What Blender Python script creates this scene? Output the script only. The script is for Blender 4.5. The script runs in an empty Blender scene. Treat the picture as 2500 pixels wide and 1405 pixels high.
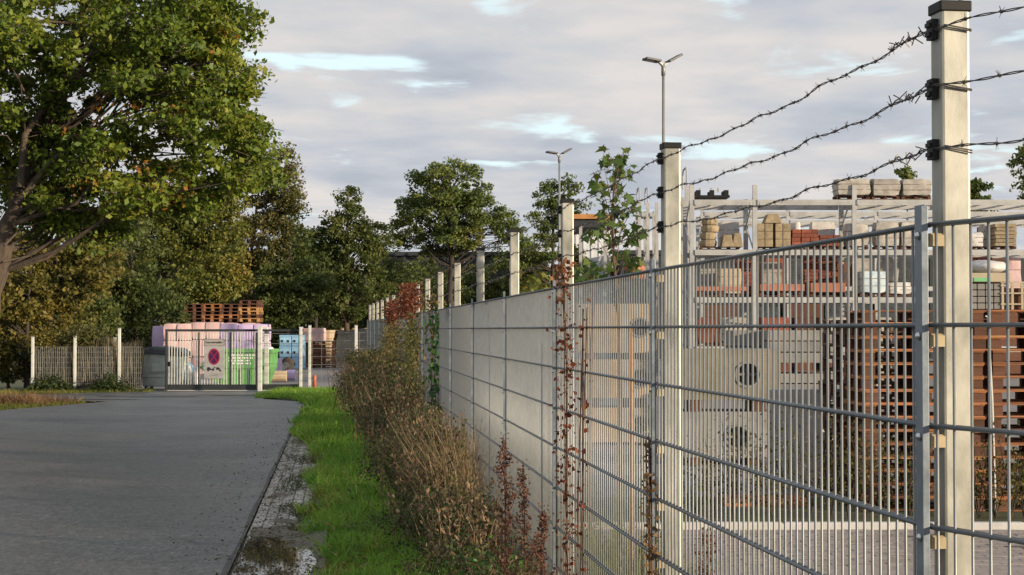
import bpy, math, random
import numpy as np
from mathutils import Vector, Matrix, noise as mnoise

random.seed(7)
rng = np.random.default_rng(11)
C = bpy.context.scene.collection
sc = bpy.context.scene
R = math.radians

# ------------------------------------------------------------------ camera
CAM_H, FPX, PITCH = 1.66, 4000.0, math.atan(0.025375)
cam = bpy.data.objects.new('camera', bpy.data.cameras.new('camera'))
C.objects.link(cam)
cam.location = (0, 0, CAM_H)
cam.rotation_euler = (math.pi/2 + PITCH, 0, 0)
cam.data.sensor_width = 36
cam.data.lens = FPX/2500*36
cam.data.clip_start = 0.05
cam.data.clip_end = 3000
sc.camera = cam

# ------------------------------------------------------------------ sky
SUN_AZ, SUN_EL = 120, 9.5          # clockwise from +Y, degrees
w = bpy.data.worlds.new('World'); sc.world = w
w.use_nodes = True
nt = w.node_tree; nt.nodes.clear()
def N(t, kind, **kw):
    n = t.nodes.new(kind)
    for k, v in kw.items():
        if k == 'inp':
            for a, b in v.items(): n.inputs[a].default_value = b
        else: setattr(n, k, v)
    return n
def ramp(t, stops, interp='LINEAR'):
    n = t.nodes.new('ShaderNodeValToRGB')
    e = n.color_ramp.elements
    n.color_ramp.interpolation = interp
    e[0].position, e[0].color = stops[0][0], (*stops[0][1], 1)
    e[1].position, e[1].color = stops[-1][0], (*stops[-1][1], 1)
    for p, c in stops[1:-1]:
        x = e.new(p); x.color = (*c, 1)
    return n
L = nt.links.new
sky = N(nt, 'ShaderNodeTexSky', sky_type='NISHITA', sun_disc=False)
sky.sun_elevation = R(SUN_EL); sky.sun_rotation = R(SUN_AZ)
sky.air_density = 1.0; sky.dust_density = 1.2; sky.ozone_density = 1.0
bg1 = N(nt, 'ShaderNodeBackground', inp={'Strength': 0.12})
L(sky.outputs[0], bg1.inputs[0])
veil = N(nt, 'ShaderNodeBackground', inp={'Strength': 0.80}); veil.inputs[0].default_value = (0.80, 0.97, 1.02, 1)   # thin bright high cloud behind the gaps
gap = N(nt, 'ShaderNodeMixShader', inp={0: 0.8}); L(bg1.outputs[0], gap.inputs[1]); L(veil.outputs[0], gap.inputs[2])
tc = N(nt, 'ShaderNodeTexCoord')
sep = N(nt, 'ShaderNodeSeparateXYZ'); L(tc.outputs['Generated'], sep.inputs[0])
zp = N(nt, 'ShaderNodeMath', operation='MAXIMUM', inp={1: 0.0}); L(sep.outputs['Z'], zp.inputs[0])
za = N(nt, 'ShaderNodeMath', operation='ADD', inp={1: 0.10}); L(zp.outputs[0], za.inputs[0])
dx = N(nt, 'ShaderNodeMath', operation='DIVIDE'); L(sep.outputs['X'], dx.inputs[0]); L(za.outputs[0], dx.inputs[1])
dy = N(nt, 'ShaderNodeMath', operation='DIVIDE'); L(sep.outputs['Y'], dy.inputs[0]); L(za.outputs[0], dy.inputs[1])
cmb = N(nt, 'ShaderNodeCombineXYZ', inp={2: 3.7}); L(dx.outputs[0], cmb.inputs[0]); L(dy.outputs[0], cmb.inputs[1])
n1 = N(nt, 'ShaderNodeTexNoise', inp={'Scale': 2.5, 'Detail': 7.0, 'Roughness': 0.52, 'Distortion': 0.4}); L(cmb.outputs[0], n1.inputs['Vector'])
mask = ramp(nt, [(0.325, (0, 0, 0)), (0.435, (1, 1, 1))], 'EASE'); L(n1.outputs[0], mask.inputs[0])
n2 = N(nt, 'ShaderNodeTexNoise', inp={'Scale': 2.0, 'Detail': 6.0, 'Roughness': 0.52}); 
off = N(nt, 'ShaderNodeVectorMath', operation='ADD'); off.inputs[1].default_value = (5.3, 1.7, 9.1)
L(cmb.outputs[0], off.inputs[0]); L(off.outputs[0], n2.inputs['Vector'])
ccol = ramp(nt, [(0.33, (0.37, 0.415, 0.49)), (0.45, (0.48, 0.515, 0.575)), (0.56, (0.61, 0.605, 0.61)), (0.67, (0.74, 0.69, 0.655))])
L(n2.outputs[0], ccol.inputs[0])
hz = ramp(nt, [(0.0, (0.72, 0.70, 0.70)), (0.35, (0.50, 0.53, 0.58))])
L(zp.outputs[0], hz.inputs[0])
mx = N(nt, 'ShaderNodeMix', data_type='RGBA', inp={0: 0.25}); L(ccol.outputs[0], mx.inputs[6]); L(hz.outputs[0], mx.inputs[7])
bg2 = N(nt, 'ShaderNodeBackground', inp={'Strength': 0.77}); L(mx.outputs[2], bg2.inputs[0])
ms = N(nt, 'ShaderNodeMixShader'); L(mask.outputs[0], ms.inputs[0]); L(gap.outputs[0], ms.inputs[1]); L(bg2.outputs[0], ms.inputs[2])
wo = N(nt, 'ShaderNodeOutputWorld'); L(ms.outputs[0], wo.inputs[0])

# ------------------------------------------------------------------ sun, exposure
sun = bpy.data.objects.new('sun', bpy.data.lights.new('sun', 'SUN')); C.objects.link(sun)
sun.data.energy = 4.7; sun.data.angle = R(1.0); sun.data.color = (1.0, 0.83, 0.60)
tosun = Vector((math.sin(R(SUN_AZ))*math.cos(R(SUN_EL)), math.cos(R(SUN_AZ))*math.cos(R(SUN_EL)), math.sin(R(SUN_EL))))
sun.rotation_euler = tosun.to_track_quat('Z', 'Y').to_euler()
sun.location = (10, -10, 30)
sc.view_settings.view_transform = 'Standard'
sc.view_settings.look = 'None'
sc.view_settings.exposure = 0.50
sc.view_settings.gamma = 1.0
sc.view_settings.use_curve_mapping = False
try:
    sc.cycles.max_bounces = 6; sc.cycles.transparent_max_bounces = 8
except Exception: pass

# ------------------------------------------------------------------ helpers: where a point of the photograph lies at depth d
def P(px, py, d):
    a = (702.5-py)/FPX
    dirz = math.sin(PITCH) + a*math.cos(PITCH)
    diry = math.cos(PITCH) - a*math.sin(PITCH)
    t = d/diry
    return np.array(((px-1250)/FPX*t, d, CAM_H + dirz*t))
def PX(px, d): return float(P(px, 804, d)[0])
def PZ(py, d): return float(P(1250, py, d)[2])
K = -0.10625
def F(c, d, z=0.0): return np.array((c + K*d, d, z))       # c: metres right of the camera line that runs along road and fence

# ------------------------------------------------------------------ materials
def mat(name, col, rough=0.7, metal=0.0, var=0.18, vscale=6.0, col2=None, bump=0.0, bscale=60.0, spec=0.5, objvar=0.0, stretch=None, rvar=0.0, detail=5.0):
    m = bpy.data.materials.new(name); m.use_nodes = True
    t = m.node_tree; l = t.links.new
    b = t.nodes['Principled BSDF']
    b.inputs['Roughness'].default_value = rough; b.inputs['Metallic'].default_value = metal
    b.inputs['Specular IOR Level'].default_value = spec
    tc = N(t, 'ShaderNodeTexCoord'); oi = N(t, 'ShaderNodeObjectInfo')
    add = N(t, 'ShaderNodeVectorMath', operation='ADD')
    mul = N(t, 'ShaderNodeMath', operation='MULTIPLY', inp={1: 57.0}); l(oi.outputs['Random'], mul.inputs[0])
    l(tc.outputs['Object'], add.inputs[0]); l(mul.outputs[0], add.inputs[1])
    vec = add.outputs[0]
    if stretch:
        mp = N(t, 'ShaderNodeMapping'); mp.inputs['Scale'].default_value = stretch
        l(vec, mp.inputs[0]); vec = mp.outputs[0]
    nz = N(t, 'ShaderNodeTexNoise', inp={'Scale': vscale, 'Detail': detail, 'Roughness': 0.6}); l(vec, nz.inputs['Vector'])
    c = np.array(col)
    if col2 is None: a0, a1 = c*(1-var), c*(1+var)
    else: a0, a1 = c, np.array(col2)
    rp = ramp(t, [(0.32, tuple(a0)), (0.68, tuple(a1))]); l(nz.outputs[0], rp.inputs[0])
    out = rp.outputs[0]
    if objvar:
        mr = N(t, 'ShaderNodeMapRange', inp={3: 1-objvar, 4: 1+objvar}); l(oi.outputs['Random'], mr.inputs[0])
        vm = N(t, 'ShaderNodeVectorMath', operation='SCALE'); l(out, vm.inputs[0]); l(mr.outputs[0], vm.inputs['Scale'])
        out = vm.outputs[0]
    l(out, b.inputs['Base Color'])
    if rvar:
        mr = N(t, 'ShaderNodeMapRange', inp={1: .3, 2: .7, 3: max(rough-rvar, .02), 4: min(rough+rvar, 1)}); l(nz.outputs[0], mr.inputs[0]); l(mr.outputs[0], b.inputs['Roughness'])
    if bump:
        nb = N(t, 'ShaderNodeTexNoise', inp={'Scale': bscale, 'Detail': 4.0, 'Roughness': 0.65}); l(vec, nb.inputs['Vector'])
        bp = N(t, 'ShaderNodeBump', inp={'Strength': bump, 'Distance': 0.01}); l(nb.outputs[0], bp.inputs['Height']); l(bp.outputs[0], b.inputs['Normal'])
    return m

def leaf_mat(name, stops, rough=0.55, transl=0.35, nscale=0.5, spec=0.3):
    """stops: colours that single leaves take; a broad noise shifts whole sprays between them"""
    m = bpy.data.materials.new(name); m.use_nodes = True
    t = m.node_tree; l = t.links.new
    b = t.nodes['Principled BSDF']; out = t.nodes['Material Output']
    b.inputs['Roughness'].default_value = rough; b.inputs['Specular IOR Level'].default_value = spec
    g = N(t, 'ShaderNodeNewGeometry')
    nz = N(t, 'ShaderNodeTexNoise', inp={'Scale': nscale, 'Detail': 3.0}); l(g.outputs['Position'], nz.inputs['Vector'])
    m1 = N(t, 'ShaderNodeMath', operation='MULTIPLY', inp={1: 0.5}); l(g.outputs['Random Per Island'], m1.inputs[0])
    m2 = N(t, 'ShaderNodeMapRange', inp={1: .3, 2: .7, 3: 0.0, 4: 0.5}); l(nz.outputs[0], m2.inputs[0])
    a = N(t, 'ShaderNodeMath', operation='ADD'); l(m1.outputs[0], a.inputs[0]); l(m2.outputs[0], a.inputs[1])
    rp = ramp(t, stops); l(a.outputs[0], rp.inputs[0])
    l(rp.outputs[0], b.inputs['Base Color'])
    tr = N(t, 'ShaderNodeBsdfTranslucent'); l(rp.outputs[0], tr.inputs[0])
    mx = N(t, 'ShaderNodeMixShader', inp={0: transl}); l(b.outputs[0], mx.inputs[1]); l(tr.outputs[0], mx.inputs[2])
    l(mx.outputs[0], out.inputs[0])
    return m

M = {}
M['galv'] = mat('galvanised_steel', (0.46, 0.47, 0.45), 0.42, 0.35, 0.22, 14, bump=.12, bscale=90, rvar=.1)
M['galv_post'] = mat('galvanised_post', (0.24, 0.235, 0.20), 0.48, 0.35, 0.2, 9, col2=(.48, .465, .41), bump=.04, bscale=40, rvar=.12, stretch=(1, 1, .55), detail=7.0)
M['galv_wire'] = mat('galvanised_wire', (0.225, 0.235, 0.235), 0.45, 0.3, 0.12, 20)
M['galv_rail'] = mat('shaded_rail_wire', (0.17, 0.185, 0.20), 0.42, 0.45, 0.12, 20)  # darker and bluish: shade on the rails' visible side put into the colour
M['strip'] = mat('shaded_galvanised_strip', (0.20, 0.23, 0.265), 0.42, 0.5, 0.2, 16, bump=.03, bscale=70, rvar=.1)  # blue from sky reflection and road-side shade, put into the base colour
M['lamp_steel'] = mat('lamp_pole_steel', (0.24, 0.24, 0.235), 0.5, 0.3, 0.15, 4)
M['bolt'] = mat('bolt_steel', (0.6, 0.6, 0.6), 0.22, 0.9, 0.1)
M['spacer'] = mat('tan_plastic', (0.42, 0.33, 0.20), 0.6, 0, 0.15, 30)
M['black'] = mat('black_plastic', (0.010, 0.009, 0.009), 0.55, 0, 0.2, spec=.3)
M['barb'] = mat('rusty_wire', (0.11, 0.098, 0.092), 0.55, 0.5, 0.3, 40)
M['dark_steel'] = mat('dark_grey_steel', (0.030, 0.034, 0.037), 0.55, 0.1, 0.15)
M['white_steel'] = mat('pale_steel', (0.62, 0.62, 0.58), 0.5, 0.1, 0.12, 4)
M['rack'] = mat('rack_steel', (0.40, 0.395, 0.385), 0.5, 0.2, 0.15, 3)
M['wood'] = mat('pallet_wood', (0.29, 0.115, 0.045), 0.8, 0, 0.3, 9, stretch=(.6, 6, 6), bump=.2, bscale=50, objvar=.35)
M['wood_dark'] = mat('weathered_shaded_wood', (0.10, 0.042, 0.024), 0.85, 0, 0.3, 9, stretch=(.6, 6, 6), objvar=.3)
M['wood_light'] = mat('fresh_pallet_wood', (0.42, 0.22, 0.085), 0.8, 0, 0.25, 9, stretch=(.6, 6, 6), objvar=.2)
M['concrete'] = mat('concrete', (0.19, 0.168, 0.128), 0.85, 0, 0.2, 3, bump=.25, bscale=30, objvar=.08)
M['concrete_grey'] = mat('grey_concrete', (0.21, 0.20, 0.19), 0.85, 0, 0.2, 3, bump=.25, bscale=30, objvar=.12)
M['concrete_tan'] = mat('tan_concrete', (0.46, 0.35, 0.23), 0.85, 0, 0.15, 3, bump=.25, bscale=30)
M['stone'] = mat('sandstone', (0.27, 0.21, 0.13), 0.85, 0, 0.28, 7, bump=.5, bscale=22, objvar=.12)
M['brickred'] = mat('red_brick', (0.20, 0.055, 0.03), 0.85, 0, 0.3, 8, bump=.4, bscale=20, objvar=.25)
M['orange'] = mat('orange_clay', (0.34, 0.13, 0.075), 0.75, 0, 0.15, 5, objvar=.12)
M['kerbwhite'] = mat('pale_kerb', (0.50, 0.48, 0.46), 0.85, 0, 0.12, 5, bump=.2)
M['wrap'] = mat('wrapped_stone', (0.36, 0.33, 0.29), 0.5, 0, 0.25, 5, bump=.5, bscale=9, objvar=.15, rvar=.15)
M['wrapwhite'] = mat('white_wrapping', (0.55, 0.52, 0.50), 0.42, 0, 0.15, 5, bump=.8, bscale=8, rvar=.15)
M['wrapblue'] = mat('blue_white_wrapping', (0.36, 0.50, 0.58), 0.4, 0, 0.1, 6, col2=(.62, .64, .64), bump=.8, bscale=8)
M['strap'] = mat('strap', (0.13, 0.10, 0.08), 0.6)
M['pink'] = mat('pink_insulation', (0.62, 0.42, 0.41), 0.45, 0, 0.12, 3, bump=.9, bscale=6, rvar=.12, objvar=.06)
M['lilac'] = mat('lilac_insulation', (0.56, 0.43, 0.66), 0.45, 0, 0.12, 3, bump=.9, bscale=6, rvar=.12, objvar=.06)
M['green'] = mat('green_skip_paint', (0.11, 0.30, 0.085), 0.5, 0, 0.18, 4)
M['white'] = mat('white_paint', (0.75, 0.75, 0.73), 0.6, 0, 0.05)
M['blue'] = mat('blue_plastic', (0.32, 0.58, 0.80), 0.5, 0, 0.12, 3)
M['binGrey'] = mat('grey_container', (0.46, 0.50, 0.47), 0.5, 0.1, 0.12, 4)
M['lidGrey'] = mat('slate_lid', (0.055, 0.065, 0.075), 0.5, 0, 0.15, 4)
M['sign'] = mat('sign_board', (0.36, 0.35, 0.345), 0.55, 0, 0.04)
M['signhead'] = mat('sign_header', (0.34, 0.31, 0.30), 0.55, 0, 0.05)
M['signred'] = mat('sign_red', (0.30, 0.012, 0.05), 0.5, 0, 0.06)
M['signblue'] = mat('sign_blue', (0.045, 0.008, 0.07), 0.5, 0, 0.06)
M['ink'] = mat('sign_ink', (0.02, 0.02, 0.022), 0.6, 0, 0.05)
M['inkgrey'] = mat('sign_grey_ink', (0.22, 0.2, 0.2), 0.6, 0, 0.05)
M['gravelpile'] = mat('dark_gravel', (0.045, 0.05, 0.055), 0.95, 0, 0.4, 9, bump=1.0, bscale=18)
M['halldark'] = mat('dark_cladding', (0.028, 0.032, 0.036), 0.6, 0.1, 0.15, 1)
M['hallwhite'] = mat('white_cladding', (0.62, 0.63, 0.66), 0.6, 0.1, 0.08, 1)
M['canopy'] = mat('orange_fascia', (0.42, 0.19, 0.06), 0.6, 0, 0.15, 2)
M['bark'] = mat('bark', (0.075, 0.055, 0.040), 0.95, 0, 0.35, 5, stretch=(3, 3, .6), bump=.8, bscale=14)
M['barkdark'] = mat('dark_bark', (0.045, 0.036, 0.028), 0.95, 0, 0.3, 5, stretch=(3, 3, .6), bump=.6, bscale=12)
M['stem'] = mat('brown_stem', (0.11, 0.062, 0.04), 0.8, 0, 0.3, 12)
M['reedstem'] = mat('dry_reed', (0.26, 0.17, 0.09), 0.85, 0, 0.35, 6, stretch=(8, 8, .5))
M['orangetube'] = mat('orange_marker', (0.38, 0.10, 0.05), 0.55, 0, 0.1)
M['lampdark'] = mat('lamp_housing', (0.05, 0.052, 0.058), 0.45, 0.3, 0.1)
M['lampglass'] = mat('lamp_lens', (0.32, 0.30, 0.29), 0.3, 0, 0.05)
M['board'] = mat('beige_board', (0.40, 0.34, 0.24), .8, 0, .12, 5)
M['greenedge'] = mat('green_edge_paint', (0.16, 0.42, 0.20), .7, 0, .15, 5)
M['dirt'] = mat('soil', (0.075, 0.062, 0.040), 0.95, 0, 0.3, 3, col2=(0.06, 0.085, 0.025), bump=.8, bscale=25)
M['meadow'] = mat('rough_ground', (0.07, 0.07, 0.03), 0.95, 0, 0.3, .4, col2=(0.045, 0.07, 0.018), bump=.6, bscale=9)
M['mud'] = mat('mud', (0.10, 0.072, 0.05), 0.6, 0, 0.3, 9, col2=(0.052, 0.062, 0.026), bump=1.0, bscale=26, rvar=.2)
M['paver'] = mat('wet_concrete_paver', (0.27, 0.255, 0.245), 0.2, 0, 0.2, 9, bump=.1, bscale=40, objvar=.12, rvar=.13)
M['yard'] = mat('yard_surface', (0.21, 0.19, 0.185), 0.8, 0, 0.12, 1.5, bump=.2, bscale=30)
M['yardpaver'] = mat('yard_paver', (0.27, 0.23, 0.21), 0.8, 0, 0.12, 8, bump=.25, bscale=50, objvar=.12)
M['yardpaver_dark'] = mat('dark_yard_paver', (0.075, 0.072, 0.072), 0.75, 0, 0.12, 8, bump=.25, bscale=50)
M['joint'] = mat('joint_sand', (0.10, 0.088, 0.075), 0.95, 0, 0.2, 20)

# road: aggregate speckle, wear, faint transverse seams
def road_mat():
    m = bpy.data.materials.new('asphalt'); m.use_nodes = True
    t = m.node_tree; l = t.links.new; b = t.nodes['Principled BSDF']
    g = N(t, 'ShaderNodeNewGeometry')
    n1 = N(t, 'ShaderNodeTexNoise', inp={'Scale': 55.0, 'Detail': 3.0, 'Roughness': .8}); l(g.outputs['Position'], n1.inputs['Vector'])
    n2 = N(t, 'ShaderNodeTexNoise', inp={'Scale': 0.45, 'Detail': 5.0, 'Roughness': .6}); l(g.outputs['Position'], n2.inputs['Vector'])
    r1 = ramp(t, [(0.30, (0.036, 0.037, 0.038)), (0.50, (0.088, 0.088, 0.089)), (0.62, (0.14, 0.14, 0.138)), (0.74, (0.40, 0.40, 0.39))]); l(n1.outputs[0], r1.inputs[0])
    r2 = ramp(t, [(0.3, (0.78, 0.78, 0.80)), (0.7, (1.12, 1.11, 1.09))]); l(n2.outputs[0], r2.inputs[0])
    mp = N(t, 'ShaderNodeMapping'); mp.inputs['Scale'].default_value = (.25, 1.1, 1); l(g.outputs['Position'], mp.inputs[0])
    n3 = N(t, 'ShaderNodeTexNoise', inp={'Scale': .8, 'Detail': 6.0, 'Roughness': .65}); l(mp.outputs[0], n3.inputs['Vector'])
    r3 = ramp(t, [(0.475, (1, 1, 1)), (0.5, (.62, .62, .63)), (0.515, (1, 1, 1))]); l(n3.outputs[0], r3.inputs[0])
    mm = N(t, 'ShaderNodeMix', data_type='RGBA', blend_type='MULTIPLY', inp={0: 1.0}); l(r1.outputs[0], mm.inputs[6]); l(r2.outputs[0], mm.inputs[7])
    mp4 = N(t, 'ShaderNodeMapping'); mp4.inputs['Scale'].default_value = (1, .45, 1); l(g.outputs['Position'], mp4.inputs[0])
    n4 = N(t, 'ShaderNodeTexNoise', inp={'Scale': 24.0, 'Detail': 3.0, 'Roughness': .75}); l(mp4.outputs[0], n4.inputs['Vector'])
    r4 = ramp(t, [(0.34, (.55, .55, .56)), (0.5, (1, 1, 1)), (0.64, (1.4, 1.4, 1.38)), (0.74, (2.6, 2.6, 2.5))]); l(n4.outputs[0], r4.inputs[0])
    m4 = N(t, 'ShaderNodeMix', data_type='RGBA', blend_type='MULTIPLY', inp={0: 1.0}); l(mm.outputs[2], m4.inputs[6]); l(r4.outputs[0], m4.inputs[7]); mm = m4
    m3 = N(t, 'ShaderNodeMix', data_type='RGBA', blend_type='MULTIPLY', inp={0: .45}); l(mm.outputs[2], m3.inputs[6]); l(r3.outputs[0], m3.inputs[7])
    mp5 = N(t, 'ShaderNodeMapping'); mp5.inputs['Scale'].default_value = (.22, .42, 1); l(g.outputs['Position'], mp5.inputs[0])
    ds = N(t, 'ShaderNodeTexNoise', inp={'Scale': 2.2, 'Detail': 4.0}); l(g.outputs['Position'], ds.inputs['Vector'])
    va = N(t, 'ShaderNodeVectorMath', operation='MULTIPLY_ADD'); va.inputs[1].default_value = (.22, .22, 0); l(ds.outputs['Color'], va.inputs[0]); l(mp5.outputs[0], va.inputs[2])
    vo = N(t, 'ShaderNodeTexVoronoi', feature='DISTANCE_TO_EDGE', inp={'Scale': .8}); l(va.outputs[0], vo.inputs['Vector'])
    vr = ramp(t, [(0.0, (.45, .45, .45)), (0.009, (1, 1, 1))]); l(vo.outputs['Distance'], vr.inputs[0])
    mcr = N(t, 'ShaderNodeMapRange', inp={1: .48, 2: .6}); l(n2.outputs[0], mcr.inputs[0])
    m5 = N(t, 'ShaderNodeMix', data_type='RGBA', blend_type='MULTIPLY'); l(mcr.outputs[0], m5.inputs[0]); l(m3.outputs[2], m5.inputs[6]); l(vr.outputs[0], m5.inputs[7]); m3 = m5
    l(m3.outputs[2], b.inputs['Base Color'])
    mr = N(t, 'ShaderNodeMapRange', inp={1: .3, 2: .7, 3: .36, 4: .58}); l(n2.outputs[0], mr.inputs[0]); l(mr.outputs[0], b.inputs['Roughness'])
    bp = N(t, 'ShaderNodeBump', inp={'Strength': .55, 'Distance': 0.008}); l(n1.outputs[0], bp.inputs['Height']); l(bp.outputs[0], b.inputs['Normal'])
    return m
M['road'] = road_mat()
def water_mat():
    m = mat('puddle_water', (0.03, 0.026, 0.02), 0.025, 0, 0.05, spec=1.0); return m
M['water'] = water_mat()

OAK = leaf_mat('oak_leaves', [(0.0, (0.049, 0.087, 0.015)), (0.35, (0.101, 0.154, 0.021)), (0.7, (0.187, 0.227, 0.026)), (0.93, (0.245, 0.218, 0.030)), (1.0, (0.391, 0.143, 0.021))], nscale=.55)
AUT = leaf_mat('autumn_leaves', [(0.0, (0.054, 0.078, 0.016)), (0.4, (0.119, 0.143, 0.027)), (0.75, (0.216, 0.194, 0.038)), (1.0, (0.324, 0.178, 0.047))], nscale=.4)
RUS = leaf_mat('russet_leaves', [(0.0, (0.062, 0.075, 0.023)), (0.45, (0.127, 0.127, 0.039)), (0.8, (0.221, 0.159, 0.062)), (1.0, (0.312, 0.169, 0.072))], nscale=.35)
HAZ = leaf_mat('hazel_leaves', [(0.0, (0.066, 0.067, 0.014)), (0.4, (0.137, 0.125, 0.027)), (0.75, (0.207, 0.163, 0.036)), (1.0, (0.328, 0.186, 0.051))], nscale=.6)
DRK = leaf_mat('dark_green_leaves', [(0.0, (0.034, 0.055, 0.017)), (0.4, (0.068, 0.094, 0.025)), (0.8, (0.123, 0.141, 0.034)), (1.0, (0.199, 0.155, 0.039))], nscale=.4)
FAR = leaf_mat('far_oak_leaves', [(0.0, (0.050, 0.079, 0.025)), (0.4, (0.099, 0.140, 0.037)), (0.8, (0.174, 0.196, 0.047)), (1.0, (0.246, 0.205, 0.056))], nscale=.35)
UND = leaf_mat('undergrowth_leaves', [(0.0, (0.024, 0.035, 0.010)), (0.5, (0.052, 0.066, 0.019)), (1.0, (0.115, 0.102, 0.028))], nscale=.4)
BRM = leaf_mat('bramble_leaves', [(0.0, (0.018, 0.034, 0.012)), (0.45, (0.048, 0.074, 0.020)), (0.8, (0.095, 0.105, 0.032)), (1.0, (0.15, 0.10, 0.042))], nscale=1.4)
DRY = leaf_mat('dry_stalks', [(0.0, (0.116, 0.068, 0.033)), (0.5, (0.220, 0.127, 0.061)), (1.0, (0.396, 0.253, 0.116))], nscale=1.2, transl=.2, rough=.7)
DRYR = leaf_mat('reddish_dry_stalks', [(0.0, (0.085, 0.055, 0.034)), (0.5, (0.18, 0.12, 0.072)), (1.0, (0.32, 0.225, 0.135))], nscale=1.2, transl=.2, rough=.7)
GRS = leaf_mat('verge_grass', [(0.0, (0.058, 0.137, 0.026)), (0.3, (0.122, 0.273, 0.035)), (0.6, (0.217, 0.387, 0.042)), (0.85, (0.384, 0.456, 0.097)), (1.0, (0.436, 0.308, 0.194))], nscale=2.6, transl=.4)
GRSY = leaf_mat('pale_grass', [(0.0, (0.09, 0.12, 0.02)), (0.5, (0.17, 0.19, 0.03)), (1.0, (0.36, 0.27, 0.10))], nscale=.8, transl=.35)
WED = leaf_mat('weed_leaves', [(0.0, (0.046, 0.111, 0.023)), (0.5, (0.078, 0.182, 0.039)), (1.0, (0.156, 0.247, 0.039))], nscale=1.5)
MAP = leaf_mat('maple_leaves', [(0.0, (0.033, 0.072, 0.021)), (0.5, (0.072, 0.124, 0.029)), (0.85, (0.143, 0.169, 0.033)), (1.0, (0.247, 0.195, 0.039))], nscale=2.0, transl=.4)
RED = leaf_mat('red_creeper_leaves', [(0.0, (0.094, 0.021, 0.015)), (0.5, (0.173, 0.048, 0.024)), (1.0, (0.288, 0.152, 0.067))], nscale=2.5, transl=.3)
DOC = leaf_mat('dock_seeds', [(0.0, (0.085, 0.028, 0.018)), (0.5, (0.15, 0.058, 0.035)), (1.0, (0.24, 0.11, 0.06))], nscale=3, transl=.2)
IVY = leaf_mat('ivy_leaves', [(0.0, (0.018, 0.06, 0.015)), (1.0, (0.05, 0.13, 0.03))], nscale=3)
HED = leaf_mat('young_hedge_leaves', [(0.0, (0.039, 0.050, 0.015)), (0.5, (0.094, 0.094, 0.029)), (1.0, (0.209, 0.138, 0.039))], nscale=2.5)

# ------------------------------------------------------------------ scene-graph helpers
def settags(o, label=None, cat=None, group=None, kind=None):
    if label: o['label'] = label
    if cat: o['category'] = cat
    if group: o['group'] = group
    if kind: o['kind'] = kind
    return o
def thing(name, label, cat, loc=(0, 0, 0), rz=0.0, group=None):
    o = bpy.data.objects.new(name, None); C.objects.link(o)
    o.location = [float(v) for v in loc]; o.rotation_euler = (0, 0, rz); o.empty_display_size = .2
    return settags(o, label, cat, group)
def link(name, me, parent=None, loc=None, rz=0.0):
    o = bpy.data.objects.new(name, me); C.objects.link(o)
    if loc is not None: o.location = [float(v) for v in loc]
    if rz: o.rotation_euler = (0, 0, rz)
    if parent: o.parent = parent
    return o
def copy_tree(src, loc=None, rz=None, parent=None):
    c = src.copy(); C.objects.link(c)
    if loc is not None: c.location = [float(v) for v in loc]
    if rz is not None: c.rotation_euler = (0, 0, rz)
    if parent: c.parent = parent
    for ch in src.children: copy_tree(ch, parent=c)
    return c

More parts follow.
